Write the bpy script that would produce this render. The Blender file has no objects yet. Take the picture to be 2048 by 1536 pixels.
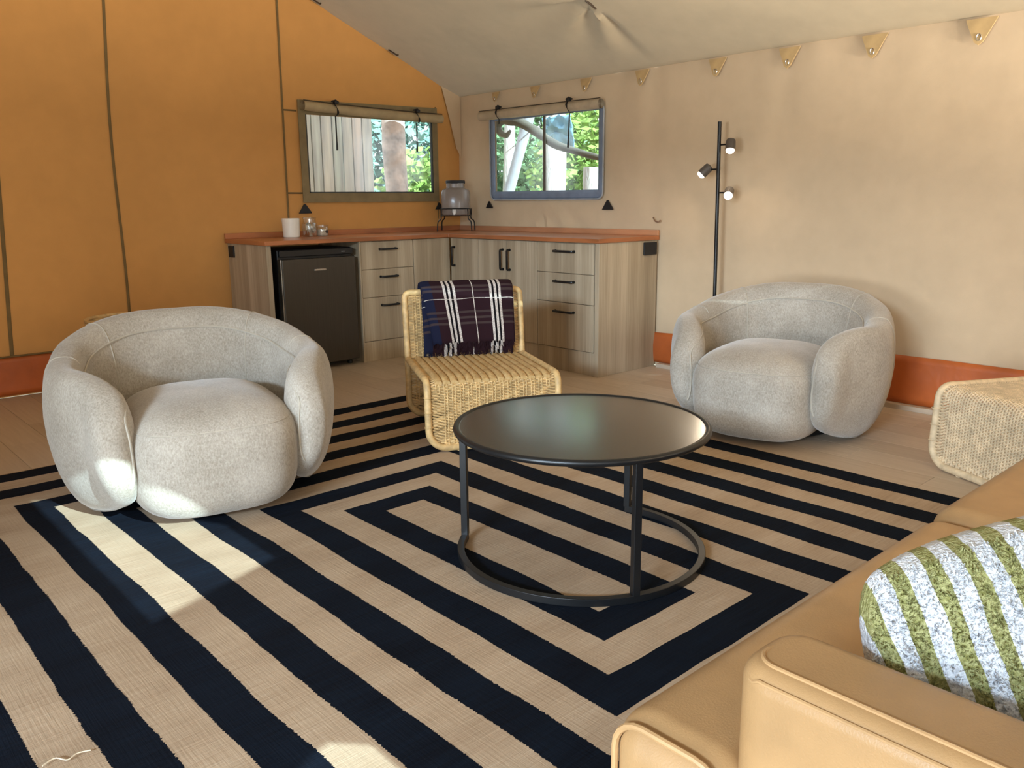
import bpy, bmesh, math, random
from mathutils import Vector, Matrix, noise as mnoise
random.seed(7)
S = bpy.context.scene
C = S.collection
PI = math.pi

# ---------------------------------------------------------------- camera, world, lights, exposure
YAW, PITCH, ROLL = 0.8343, 0.2174, -0.0103
CAMP = Vector((-4.6164, -5.7361, 1.1464))
cam = bpy.data.cameras.new('camera'); camo = bpy.data.objects.new('camera', cam); C.objects.link(camo)
fw = Vector((math.cos(YAW)*math.cos(PITCH), math.sin(YAW)*math.cos(PITCH), -math.sin(PITCH)))
r0 = Vector((math.sin(YAW), -math.cos(YAW), 0)); u0 = r0.cross(fw)
rr = r0*math.cos(ROLL)+u0*math.sin(ROLL); uu = u0*math.cos(ROLL)-r0*math.sin(ROLL)
camo.matrix_world = Matrix(((rr.x, uu.x, -fw.x, CAMP.x), (rr.y, uu.y, -fw.y, CAMP.y), (rr.z, uu.z, -fw.z, CAMP.z), (0, 0, 0, 1)))
cam.sensor_width = 36; cam.lens = 1665.55*36/2048; cam.clip_start = .05
S.camera = camo
S.view_settings.view_transform = 'Standard'; S.view_settings.look = 'None'
S.view_settings.gamma = 1; S.view_settings.use_curve_mapping = False
S.view_settings.exposure = 0.0

W = bpy.data.worlds.new('sky'); S.world = W; W.use_nodes = True
bg = W.node_tree.nodes['Background']; bg.inputs[0].default_value = (.86, .95, 1, 1); bg.inputs[1].default_value = 2.35

def lamp(name, kind, loc, energy, color, aim=None, **kw):
    l = bpy.data.lights.new(name, kind); l.energy = energy; l.color = color
    for k, v in kw.items(): setattr(l, k, v)
    o = bpy.data.objects.new(name, l); C.objects.link(o); o.location = loc
    if aim is not None: o.rotation_euler = (Vector(aim)-Vector(loc)).to_track_quat('-Z', 'Y').to_euler()
    return o
SUN_E = math.atan(.51)
sun = lamp('sun', 'SUN', (0, -20, 12), 12.0, (.68, .93, 1), angle=.006)
sun.rotation_euler = Vector((.004, 1, -.51)).to_track_quat('-Z', 'Y').to_euler()
# first three lamps: daylight that comes in through the open tent door (left of the camera) and the open front
lamp('door_daylight', 'AREA', (-9.4, -5.2, .70), 265, (.84, .93, 1), (0, -2.6, 1.2), shape='RECTANGLE', size=1.6, size_y=1.0)
lamp('door_sky', 'AREA', (-9.4, -6.3, 2.50), 680, (.62, .81, 1), (-.6, -2.2, .5), shape='RECTANGLE', size=2.0, size_y=.5)
lamp('front_daylight', 'AREA', (-6.2, -9.6, 1.2), 140, (1, .95, .87), (-3.6, 0, 1.6), shape='RECTANGLE', size=2.2, size_y=1.8)
lamp('ceiling_fill', 'AREA', (-1.6, -9.6, .2), 860, (1, .94, .82), (-.7, -3.2, 2.2), shape='RECTANGLE', size=2.6, size_y=.8)  # added fill lamp, low outside, brightens the right of the roof

# ---------------------------------------------------------------- node expression helper and materials
class NX:
    def __init__(s, nt, sock): s.nt, s.k = nt, sock
    def _op(s, op, *a, clamp=False):
        n = s.nt.nodes.new('ShaderNodeMath'); n.operation = op; n.use_clamp = clamp
        for i, v in enumerate((s,)+a):
            if isinstance(v, NX): s.nt.links.new(v.k, n.inputs[i])
            else: n.inputs[i].default_value = v
        return NX(s.nt, n.outputs[0])
    def __add__(s, o): return s._op('ADD', o)
    __radd__ = __add__
    def __sub__(s, o): return s._op('SUBTRACT', o)
    def __rsub__(s, o): return (s*-1)+o
    def __mul__(s, o): return s._op('MULTIPLY', o)
    __rmul__ = __mul__
    def __truediv__(s, o): return s._op('DIVIDE', o)
    def max(s, o): return s._op('MAXIMUM', o)
    def min(s, o): return s._op('MINIMUM', o)
    def floor(s): return s._op('FLOOR')
    def abs(s): return s._op('ABSOLUTE')
    def mod(s, m): return s._op('FLOORED_MODULO', m)
    def lt(s, o): return s._op('LESS_THAN', o)
    def gt(s, o): return s._op('GREATER_THAN', o)
    def sin(s): return s._op('SINE')
    def pow(s, o): return s._op('POWER', o)

class Mat:
    def __init__(s, name, rough=.6, metal=0, spec=.5):
        s.m = bpy.data.materials.new(name); s.m.use_nodes = True; s.nt = s.m.node_tree
        s.b = s.nt.nodes['Principled BSDF']; s.b.inputs['Roughness'].default_value = rough
        s.b.inputs['Metallic'].default_value = metal; s.b.inputs['Specular IOR Level'].default_value = spec
    def coord(s, kind='Object'):
        n = s.nt.nodes.new('ShaderNodeTexCoord'); return n.outputs[kind]
    def xyz(s, kind='Object'):
        n = s.nt.nodes.new('ShaderNodeSeparateXYZ'); s.nt.links.new(s.coord(kind), n.inputs[0])
        return [NX(s.nt, n.outputs[i]) for i in range(3)]
    def noise(s, scale, sc=(1, 1, 1), detail=3, rough=.55, kind='Object', vec=None):
        mp = s.nt.nodes.new('ShaderNodeMapping'); mp.inputs['Scale'].default_value = sc
        s.nt.links.new(vec if vec else s.coord(kind), mp.inputs[0])
        n = s.nt.nodes.new('ShaderNodeTexNoise'); n.inputs['Scale'].default_value = scale
        n.inputs['Detail'].default_value = detail; n.inputs['Roughness'].default_value = rough
        s.nt.links.new(mp.outputs[0], n.inputs['Vector']); return NX(s.nt, n.outputs[0])
    def comb(s, x, y, z):
        n = s.nt.nodes.new('ShaderNodeCombineXYZ')
        for i, v in enumerate((x, y, z)):
            if isinstance(v, NX): s.nt.links.new(v.k, n.inputs[i])
            else: n.inputs[i].default_value = v
        return n.outputs[0]
    def ramp(s, f, stops):
        n = s.nt.nodes.new('ShaderNodeValToRGB'); e = n.color_ramp.elements
        while len(e) < len(stops): e.new(.5)
        for i, (p, c) in enumerate(stops): e[i].position = p; e[i].color = (*c, 1)
        s.nt.links.new(f.k, n.inputs[0]); return n.outputs[0]
    def mix(s, f, a, b):
        n = s.nt.nodes.new('ShaderNodeMix'); n.data_type = 'RGBA'
        if isinstance(f, NX): s.nt.links.new(f.k, n.inputs[0])
        else: n.inputs[0].default_value = f
        for i, v in ((6, a), (7, b)):
            if isinstance(v, tuple): n.inputs[i].default_value = (*v, 1)
            else: s.nt.links.new(v, n.inputs[i])
        return n.outputs[2]
    def color(s, sock):
        if isinstance(sock, tuple): s.b.inputs['Base Color'].default_value = (*sock, 1)
        else: s.nt.links.new(sock, s.b.inputs['Base Color'])
    def bump(s, h, strength=.3, dist=.002):
        n = s.nt.nodes.new('ShaderNodeBump'); n.inputs['Strength'].default_value = strength; n.inputs['Distance'].default_value = dist
        s.nt.links.new(h.k, n.inputs['Height']); s.nt.links.new(n.outputs[0], s.b.inputs['Normal'])

def simple(name, c, rough=.6, metal=0, var=.12, scale=12, bump=0, bscale=300, sc=(1, 1, 1), spec=.5, bdist=.001):
    m = Mat(name, rough, metal, spec); n = m.noise(scale, sc)
    lo = tuple(max(0, x*(1-var)) for x in c); hi = tuple(min(1, x*(1+var)) for x in c)
    m.color(m.ramp(n, [(.3, lo), (.7, hi)]))
    if bump: m.bump(m.noise(bscale, sc, 2), bump, bdist)
    return m.m

def fabric_mat(name, a, b):
    m = Mat(name, .95, 0, .15)
    n = m.noise(170, (1, 1, .6), 4, .7)+m.noise(5, detail=4)*.55
    m.color(m.ramp(n, [(.55, a), (.98, b)]))
    m.b.inputs['Sheen Weight'].default_value = .35; m.b.inputs['Sheen Roughness'].default_value = .4
    m.bump(m.noise(420, detail=2), .35, .002); return m.m
def wood_cab(name, tint):
    m = Mat(name, .5)
    x, y, z = m.xyz()
    strip = m.noise(1, (9, 9, .02), 1)             # wide staves
    grain = m.noise(1, (95, 95, 2.2), 4, .65)
    f = strip*.75+grain*.45
    t = tint
    m.color(m.ramp(f, [(.38, (.24*t[0], .19*t[1], .135*t[2])), (.58, (.36*t[0], .295*t[1], .215*t[2])), (.78, (.50*t[0], .43*t[1], .335*t[2]))]))
    m.bump(grain, .12, .001); return m.m
def canvas(name, c, var=.1, bump=.25, glow=0):
    m = Mat(name, .85, 0, .2)
    n = m.noise(1.6, detail=4, rough=.6)*.7+m.noise(9, detail=3)*.3
    m.color(m.ramp(n, [(.3, tuple(x*(1-var) for x in c)), (.7, tuple(x*(1+var) for x in c))]))
    m.bump(m.noise(600, detail=2)*.25+m.noise(5, (1, 1, .4), 3)*1.0, bump, .012)
    if glow:                                        # thin canvas lets some daylight through
        t = m.nt.nodes.new('ShaderNodeBsdfTranslucent'); t.inputs[0].default_value = (*[x**.7 for x in c], 1)
        x = m.nt.nodes.new('ShaderNodeMixShader'); x.inputs[0].default_value = glow
        o = m.nt.nodes['Material Output']; m.nt.links.new(m.b.outputs[0], x.inputs[1]); m.nt.links.new(t.outputs[0], x.inputs[2]); m.nt.links.new(x.outputs[0], o.inputs[0])
    return m.m

MT = {}
MT['wallA'] = canvas('ochre_canvas', (.53, .25, .07), glow=.035)
MT['wallB'] = canvas('beige_canvas', (.54, .40, .26), glow=.05)
MT['roof'] = canvas('roof_canvas', (.47, .37, .245), glow=.045)
MT['seam'] = simple('seam_tape', (.16, .10, .035), .9, bump=.2)
MT['bandA'] = simple('window_band_canvas', (.21, .155, .075), .9, bump=.2)
MT['bandB'] = simple('window_band_blue', (.17, .22, .31), .75, bump=.15)
MT['rollA'] = simple('rolled_canvas', (.36, .27, .15), .9, bump=.3, bscale=90)
MT['terra'] = simple('terracotta_tarpaulin', (.42, .095, .018), .45, var=.2, scale=4, bump=.3, bscale=14, bdist=.01)
MT['black'] = simple('black_strap', (.006, .006, .007), .6)
MT['blackmetal'] = simple('black_powder_coat', (.006, .0065, .0075), .36, metal=0, bump=.05, bscale=900, spec=.4)
MT['tabletop'] = simple('black_table_top', (.012, .0135, .015), .27, metal=.3, var=.2, spec=.7)
MT['tabletop'].node_tree.nodes['Principled BSDF'].inputs['Coat Weight'].default_value = 1.0; MT['tabletop'].node_tree.nodes['Principled BSDF'].inputs['Coat Roughness'].default_value = .22
MT['fabric'] = fabric_mat('oatmeal_chenille', (.26, .222, .176), (.46, .412, .35))
MT['pipe'] = simple('piping_fabric', (.40, .355, .29), .9, bump=.3)
MT['cab'] = wood_cab('oak_laminate', (1, .95, .86))
MT['fridge'] = simple('brushed_steel', (.085, .075, .062), .38, metal=.75, var=.08, scale=2, sc=(60, 60, 1))
MT['steel'] = simple('bright_steel', (.6, .6, .6), .25, metal=1)
MT['rattan'] = simple('honey_rattan', (.55, .365, .16), .55, var=.28, scale=30, bump=.2, bscale=200)
MT['rattan2'] = simple('pale_rattan', (.60, .46, .29), .6, var=.22, scale=30, bump=.2, bscale=200)
MT['leather'] = simple('tan_leather', (.38, .225, .10), .42, var=.14, scale=6, bump=.35, bscale=330, bdist=.0012)
MT['leather_pipe'] = simple('tan_leather_piping', (.40, .24, .11), .45, bump=.25)
MT['white_ceramic'] = simple('white_ceramic', (.78, .74, .66), .25, var=.03)
MT['plastic_white'] = simple('white_plastic', (.7, .68, .64), .4, var=.03)
MT['strut'] = simple('weathered_boards', (.62, .60, .55), .85, var=.3, scale=3, sc=(8, 8, .6), bump=.5, bscale=20)
MT['bark'] = simple('pale_bark', (.44, .415, .39), .9, var=.22, scale=4, sc=(3, 3, .8), bump=.6, bscale=14, bdist=.02)
MT['bark2'] = simple('flaky_bark', (.50, .40, .34), .9, var=.5, scale=7, bump=.8, bscale=9, bdist=.03)
MT['pole'] = simple('grey_pole', (.36, .38, .42), .6, var=.15)
MT['flap'] = simple('grey_olive_vinyl', (.12, .115, .09), .6, var=.25, scale=8)
MT['bluetarp'] = simple('blue_tarp', (.25, .50, .68), .5, var=.2)
MT['soil'] = simple('garden_soil', (.34, .30, .22), .95, var=.3)
MT['tab'] = simple('tan_tab', (.47, .32, .15), .8)
MT['tea'] = simple('packets', (.42, .36, .28), .7, var=.5, scale=45)
MT['glow'] = None
def leaf_mat(name, c, sat=.3):
    m = Mat(name, .55); n = m.noise(6, detail=3)
    m.color(m.ramp(n, [(.3, tuple(x*.55 for x in c)), (.7, c)]))
    m.b.inputs['Transmission Weight'].default_value = 0
    return m.m
MT['leaf1'] = leaf_mat('bright_leaf', (.34, .56, .12)); MT['leaf2'] = leaf_mat('green_leaf', (.20, .40, .17)); MT['leaf3'] = leaf_mat('bluish_leaf', (.26, .46, .38))
def pvc(name, alpha=.07, tint=(1, 1, 1)):
    m = bpy.data.materials.new(name); m.use_nodes = True; nt = m.node_tree
    for n in list(nt.nodes): nt.nodes.remove(n)
    o = nt.nodes.new('ShaderNodeOutputMaterial'); t = nt.nodes.new('ShaderNodeBsdfTransparent'); t.inputs[0].default_value = (*tint, 1)
    g = nt.nodes.new('ShaderNodeBsdfGlossy'); g.inputs['Roughness'].default_value = .12
    nz = nt.nodes.new('ShaderNodeTexNoise'); nz.inputs['Scale'].default_value = 3
    bp = nt.nodes.new('ShaderNodeBump'); bp.inputs['Strength'].default_value = .2; nt.links.new(nz.outputs[0], bp.inputs['Height']); nt.links.new(bp.outputs[0], g.inputs['Normal'])
    x = nt.nodes.new('ShaderNodeMixShader'); x.inputs[0].default_value = alpha
    nt.links.new(t.outputs[0], x.inputs[1]); nt.links.new(g.outputs[0], x.inputs[2]); nt.links.new(x.outputs[0], o.inputs[0]); return m
MT['pvc'] = pvc('clear_window_vinyl', .06); MT['glass'] = pvc('jar_glass', .16, (.93, .95, .95))
def water_glass():
    m = Mat('frosted_water_jar', .18); n = m.noise(4)
    m.color(m.ramp(n, [(.3, (.22, .19, .17)), (.7, (.32, .28, .25))])); m.b.inputs['Alpha'].default_value = .75; return m.m
MT['jarglass'] = water_glass()
def emis(name, c, s):
    m = Mat(name); m.color(c); n = m.noise(3); m.b.inputs['Emission Color'].default_value = (*c, 1); m.b.inputs['Emission Strength'].default_value = s; return m.m
MT['glow'] = emis('lit_bulb', (1, .86, .66), 14)
def floor_mat():
    m = Mat('oak_vinyl_plank', .42)
    g = m.noise(1, (40, 2.0, 40), 4, .6); v = m.noise(1, (1.2, .35, 1), 2); oi = m.nt.nodes.new('ShaderNodeObjectInfo')
    f = g*.5+v*.3+NX(m.nt, oi.outputs['Random'])*.16
    m.color(m.ramp(f, [(.3, (.38, .29, .205)), (.7, (.56, .45, .34))])); m.bump(g, .08, .001); return m.m
MT['plank'] = floor_mat()
MT['counter'] = simple('red_hardwood', (.36, .125, .045), .3, var=.35, scale=1.2, sc=(1.5, 1.5, 8))
# rug: concentric rectangles, woven
RX0, RX1, RY0, RY1 = -2.985, -2.805, -4.295, -3.222
KX0, KX1, KY0, KY1 = .1125, .1155, .119, .1165
def rug_mat():
    m = Mat('flatweave_wool', .95, 0, .1)
    x, y, z = m.xyz()
    tooth = m.noise(1, (3, 170, 1), 2, .8)-.5
    xw = x+tooth*.013+(m.noise(2.6, detail=2)-.5)*.03
    yw = y+(m.noise(2.3, (1, 1, 3), detail=2)-.5)*.03
    k = ((RX0-xw)/KX0).max((xw-RX1)/KX1).max((yw-RY1)/KY1).max((RY0-yw)/KY0)
    black = k.mod(2).lt(1)*k.gt(0)
    weft = m.noise(1, (5, 190, 1), 3, .7); big = m.noise(3, (1, 2.5, 1), 3); blot = m.noise(1.1, detail=2)
    beige = m.ramp(weft*.45+big*.35+blot*.2, [(.32, (.29, .20, .128)), (.52, (.40, .295, .20)), (.70, (.48, .375, .27))])
    navy = m.ramp(weft*.6+big*.4, [(.35, (.0015, .0022, .005)), (.7, (.0045, .009, .018))])
    m.color(m.mix(black, beige, navy))
    m.bump(weft*.7+m.noise(1, (160, 9, 1), 2)*.5, .5, .004); return m.m
MT['rug'] = rug_mat()
def plaid_mat():
    m = Mat('plaid_wool', .95, 0, .1)
    uvn = m.nt.nodes.new('ShaderNodeSeparateXYZ'); m.nt.links.new(m.coord('UV'), uvn.inputs[0])
    u, v = NX(m.nt, uvn.outputs[0]), NX(m.nt, uvn.outputs[1])         # metres
    def band(c, ctr, hw): return (c-ctr).abs().lt(hw)
    base = (.020, .008, .011); navy = (.010, .012, .030)
    col = m.mix(band(u, -.235, .05), base, navy)
    brown = band(v, .225, .006)
    for q in (.165, .195, .03, .052): brown = brown.max(band(v, q, .006))
    col = m.mix(brown*.75, col, (.052, .036, .034))
    white = band(v, .095, .0014)
    for q in (-.118, -.093, -.066, .135, .160, .184): white = white.max(band(u, q, .0068))
    white = white.max(band(u, .035, .0024)).max(band(u, .262, .0016))
    dark = (band(u, -.1055, .005)).max(band(u, -.08, .005)).max(band(u, .1475, .005)).max(band(u, .172, .005))
    col = m.mix(dark, col, (.006, .005, .006))
    col = m.mix(white*.9, col, m.ramp(m.noise(260, detail=2), [(.35, (.30, .25, .22)), (.6, (.66, .60, .55))]))
    m.color(col); m.bump(m.noise(700), .3, .001); return m.m
MT['plaid'] = plaid_mat()
def towel_mat():
    m = Mat('striped_terry', .97, 0, .1)
    x, y, z = m.xyz()
    k = (x+(m.noise(14, detail=2)-.5)*.012+m.noise(4)*.01)/.0435
    g = k.mod(1).lt(.46)
    n = m.noise(150, detail=3)
    green = m.ramp(n, [(.35, (.24, .235, .08)), (.65, (.44, .43, .20))]); white = m.ramp(n, [(.35, (.58, .60, .65)), (.62, (.79, .81, .84))])
    m.color(m.mix(g, white, green)); m.bump(m.noise(190, detail=3), 1, .008); return m.m
MT['terry'] = towel_mat()

# ---------------------------------------------------------------- mesh helpers
class MB:
    def __init__(s): s.v = []; s.f = []; s.uv = None
    def add(s, vs, fs):
        o = len(s.v); s.v += [tuple(p) for p in vs]; s.f += [tuple(i+o for i in f) for f in fs]; return s
    def box(s, lo, hi):
        x0, y0, z0 = lo; x1, y1, z1 = hi
        return s.add([(x0, y0, z0), (x1, y0, z0), (x1, y1, z0), (x0, y1, z0), (x0, y0, z1), (x1, y0, z1), (x1, y1, z1), (x0, y1, z1)],
                     [(3, 2, 1, 0), (4, 5, 6, 7), (0, 1, 5, 4), (1, 2, 6, 5), (2, 3, 7, 6), (3, 0, 4, 7)])
    def tube(s, pts, r, n=8, closed=False, r2=None, up=None):
        pts = [Vector(p) for p in pts]; N = len(pts); rs = r if isinstance(r, (list, tuple)) else [r]*N
        tang = []
        for i in range(N):
            a = pts[(i-1) % N] if (closed or i > 0) else pts[0]; b = pts[(i+1) % N] if (closed or i < N-1) else pts[-1]
            tang.append((b-a).normalized())
        t0 = tang[0]; ref = Vector(up) if up else (Vector((0, 0, 1)) if abs(t0.z) < .9 else Vector((1, 0, 0)))
        nrm = (ref-t0*ref.dot(t0)).normalized(); vs = []
        for i in range(N):
            t = tang[i]
            if up: q = Vector(up); nrm2 = q-t*q.dot(t); nrm = nrm2.normalized() if nrm2.length > 1e-4 else nrm
            else: nrm = (nrm-t*nrm.dot(t)).normalized()
            bn = t.cross(nrm)
            for k in range(n):
                a = 2*PI*k/n; vs.append(pts[i]+bn*math.cos(a)*rs[i]+nrm*math.sin(a)*(rs[i] if r2 is None else r2))
        fs = []
        M_ = N if closed else N-1
        for i in range(M_):
            for k in range(n):
                a = i*n+k; b = i*n+(k+1) % n; c = ((i+1) % N)*n+(k+1) % n; d = ((i+1) % N)*n+k; fs.append((a, b, c, d))
        if not closed: fs.append(tuple(range(n-1, -1, -1))); fs.append(tuple((N-1)*n+k for k in range(n)))
        return s.add(vs, fs)
    def lathe(s, prof, n=24, c=(0, 0, 0)):
        vs = []; fs = []; N = len(prof)
        for r, z in prof:
            for k in range(n): a = 2*PI*k/n; vs.append((c[0]+r*math.cos(a), c[1]+r*math.sin(a), c[2]+z))
        for i in range(N-1):
            for k in range(n): fs.append((i*n+k, i*n+(k+1) % n, (i+1)*n+(k+1) % n, (i+1)*n+k))
        fs.append(tuple(range(n-1, -1, -1))); fs.append(tuple((N-1)*n+k for k in range(n)))
        return s.add(vs, fs)
    def prism(s, poly, z0, z1):
        n = len(poly)
        return s.add([(x, y, z0) for x, y in poly]+[(x, y, z1) for x, y in poly],
                     [tuple(range(n-1, -1, -1)), tuple(range(n, 2*n))]+[(i, (i+1) % n, n+(i+1) % n, n+i) for i in range(n)])
    def grid(s, fn, nu, nv, cu=False, cv=False):
        vs = [fn(i/(nu if cu else nu-1), j/(nv if cv else nv-1)) for i in range(nu) for j in range(nv)]; fs = []
        for i in range(nu if cu else nu-1):
            for j in range(nv if cv else nv-1):
                fs.append((i*nv+j, ((i+1) % nu)*nv+j, ((i+1) % nu)*nv+(j+1) % nv, i*nv+(j+1) % nv))
        return s.add(vs, fs)
    def build(s, name, mat, parent=None, smooth=True, bevel=0, seg=3, loc=None, sub=0, solid=0, recalc=True, ang=40):
        me = bpy.data.meshes.new(name); me.from_pydata(s.v, [], s.f)
        if recalc:
            bm = bmesh.new(); bm.from_mesh(me); bmesh.ops.recalc_face_normals(bm, faces=bm.faces); bm.to_mesh(me); bm.free()
        if s.uv:
            L = me.uv_layers.new(name='UVMap')
            for lp in me.loops: L.data[lp.index].uv = s.uv[lp.vertex_index]
        me.materials.append(mat if not isinstance(mat, str) else MT[mat]); me.update()
        o = bpy.data.objects.new(name, me); C.objects.link(o)
        if parent: o.parent = parent
        if loc: o.location = loc
        if smooth:
            me.shade_smooth()
            if not sub:
                try: me.set_sharp_from_angle(angle=math.radians(ang))
                except Exception: pass
        if solid: q = o.modifiers.new('s', 'SOLIDIFY'); q.thickness = solid; q.offset = 0
        if bevel: q = o.modifiers.new('b', 'BEVEL'); q.width = bevel; q.segments = seg; q.limit_method = 'ANGLE'; q.angle_limit = .6; q.harden_normals = bool(smooth)
        if sub: q = o.modifiers.new('u', 'SUBSURF'); q.levels = sub; q.render_levels = sub
        return o
def box(name, lo, hi, mat, parent=None, bevel=.002, seg=2): return MB().box(lo, hi).build(name, mat, parent, bevel=bevel, seg=seg)
def tag(o, label=None, cat=None, group=None, kind=None):
    for k, v in (('label', label), ('category', cat), ('group', group), ('kind', kind)):
        if v: o[k] = v
    return o
def empty(name, loc, rz=0, **kw):
    o = bpy.data.objects.new(name, None); C.objects.link(o); o.location = loc; o.rotation_euler = (0, 0, rz); o.empty_display_size = .1
    return tag(o, kw.get('label'), kw.get('cat'), kw.get('group'))
def copy_tree(o, parent=None):
    c = o.copy(); C.objects.link(c); c.parent = parent
    for ch in list(o.children): copy_tree(ch, c)
    return c
def catmull(P, n):
    P = [Vector(p) for p in P]; out = []
    for i in range(len(P)-1):
        a = P[i-1] if i else P[0]*2-P[1]; b, c = P[i], P[i+1]; d = P[i+2] if i+2 < len(P) else P[-1]*2-P[-2]
        for k in range(n):
            t = k/n; out.append(.5*((2*b)+(c-a)*t+(2*a-5*b+4*c-d)*t*t+(3*b-a-3*c+d)*t**3))
    out.append(P[-1]); return out
def rrect(w, h, r, n=5):      # closed rounded rectangle outline (2D) centred on the origin
    out = []
    for cx, cy, a0 in ((w/2-r, h/2-r, 0), (-w/2+r, h/2-r, 90), (-w/2+r, -h/2+r, 180), (w/2-r, -h/2+r, 270)):
        for k in range(n+1): a = math.radians(a0+90*k/n); out.append((cx+r*math.cos(a), cy+r*math.sin(a)))
    return out
def nz(x, y, z=0): return mnoise.noise(Vector((x, y, z)))

# ---------------------------------------------------------------- setting: floor, walls, roof
XL, YF = -6.2, -6.5            # far left wall and front wall, both behind the camera's view
SL = .431; ZE = 1.992
def roof_z(x): return ZE-SL*x if x > -3.1 else ZE+SL*3.1-SL*(-3.1-x)
fl = MB().box((XL, YF, -.12), (.03, .03, -.012)).build('floor', 'plank', smooth=False); tag(fl, kind='structure')
pw = .182; pid = 0
random.seed(3)
plank_mesh = {}
i = 0; x = -.002
while x > XL:
    y = 0.0-random.choice((.0, .4, .8))
    y0 = .0; first = True
    while y0 > YF:
        L = 1.22 if not first else random.choice((.42, .81, 1.22)); first = False
        y1 = max(YF, y0-L); key = round(y0-y1, 3)
        if key not in plank_mesh:
            o = MB().box((-pw+.0012, -key+.001, -.012), (0, 0, 0)).build('plank', 'plank', fl, bevel=.0009, seg=1); plank_mesh[key] = o
        else:
            o = plank_mesh[key].copy(); C.objects.link(o); o.parent = fl
        o.location = (x, y0, 0); y0 = y1
    x -= pw

def wall_grid(us, vs_, hole, pos, step=.06):
    def sub(b):
        out = []
        for a, c in zip(b[:-1], b[1:]):
            n = max(1, int(math.ceil((c-a)/step))); out += [a+(c-a)*k/n for k in range(n)]
        return out+[b[-1]]
    U, V = sub(us), sub(vs_); m = MB(); nv = len(V)
    m.v = [tuple(pos(u, v)) for u in U for v in V]
    for i in range(len(U)-1):
        for j in range(nv-1):
            uc, vc = (U[i]+U[i+1])/2, (V[j]+V[j+1])/2
            if any(h[0] < uc < h[1] and h[2] < vc < h[3] for h in hole): continue
            m.f.append((i*nv+j, (i+1)*nv+j, (i+1)*nv+j+1, i*nv+j+1))
    return m
WA = (-1.440, -.278, 1.212, 1.775)     # window in the ochre end wall (x0,x1,z0,z1)
WB = (-1.600, -.476, 1.214, 1.765)     # window in the beige side wall (y0,y1,z0,z1)
def posA(u, v):                        # v in 0..1 of the local wall height
    z = v
    zt = roof_z(min(u, 0))+.02
    if z > 1.9: z = 1.9+(z-1.9)*(zt-1.9)/(1.4)
    d = .010*nz(u*1.3, z*.7, 3)+.008*nz(u*5, z*.8, 9)
    if WA[0]-.1 < u < WA[1]+.1 and WA[2]-.1 < v < WA[3]+.1: d *= .1
    return (u, .012+d, z)
def posB(u, v):
    z = v
    if z > 1.9: z = 1.9+(z-1.9)*(ZE-1.9)/.1
    d = .012*nz(u*1.1, z*.8, 5)+.006*nz(u*6, z*1.2, 1)
    # folds fanning out below the window from the middle of its sill
    if v < 1.16 and -2.0 < u < -.2:
        fall = max(0, min(1, (1.16-v)/.08))*max(0, 1-abs(u+1.03)/.7)
        ang = math.atan2(u+1.03, 1.22-v); d += fall*.022*math.sin(ang*13+1.0)+fall*.010*math.sin(ang*29)
    # slack folds further along the wall
    d += .011*math.exp(-((u+2.93+.15*(v-1))/.03)**2)*max(0, min(1, (v-1.3)*3))
    d += .010*math.exp(-((u+2.08)/.02)**2)
    if WB[0]-.06 < u < WB[1]+.06 and WB[2]-.06 < v < WB[3]+.06: d *= .1
    return (.012+d, u, z)
oA = wall_grid([XL, WA[0], WA[1], 0.12], [0, WA[2], WA[3], 1.9, 3.3], [WA], posA).build('wall_left', 'wallA', recalc=False); tag(oA, kind='structure')
oB = wall_grid([YF, WB[0], WB[1], .12], [0, WB[2], WB[3], 1.9, 2.05], [WB], posB).build('wall_right', 'wallB', recalc=False); tag(oB, kind='structure')
def roofp(a, b):
    x = .02-(3.12)*a; y = .03+(YF-.03)*b
    z = roof_z(min(x, 0))+.004
    d = .012*nz(x*1.1, y*.9, 2)
    # the slack pleats that fan out from the eave near the window
    q = math.hypot(x+.95, y+.95)
    hx, hy = -.69, -2.14
    rad = math.hypot(x-hx, y-hy); an = math.atan2(x-hx, max(1e-4, y-hy))
    if y > hy: d += .030*math.sin(an*9+1)*min(1, rad/.25)*math.exp(-(rad/.75)**2)
    st = max(0, min(1, (y+2.09+.06*x+.012)/.024)); d += .014*st*math.exp(-max(0, y+2.09)/.5)
    d += .006*math.sin((x*1.3+y*.5)*11+2*nz(x, y, 4))*math.exp(-((x+.3)**2/.06+(y+2.9)**2/.5))
    s_ = math.exp(-(a/.08)**2); d *= (1-s_)
    return (x, y, z-abs(d)*.0+d)
ro = MB().grid(roofp, 110, 190).build('ceiling', 'roof', recalc=False); tag(ro, kind='structure')
ro2 = MB().add([(-3.1, .03, roof_z(-3.1)), (-3.1, YF, roof_z(-3.1)), (XL, YF, roof_z(XL)), (XL, .03, roof_z(XL))], [(0, 1, 2, 3)]).build('ceiling_2', 'roof', smooth=False); tag(ro2, kind='structure')
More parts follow.
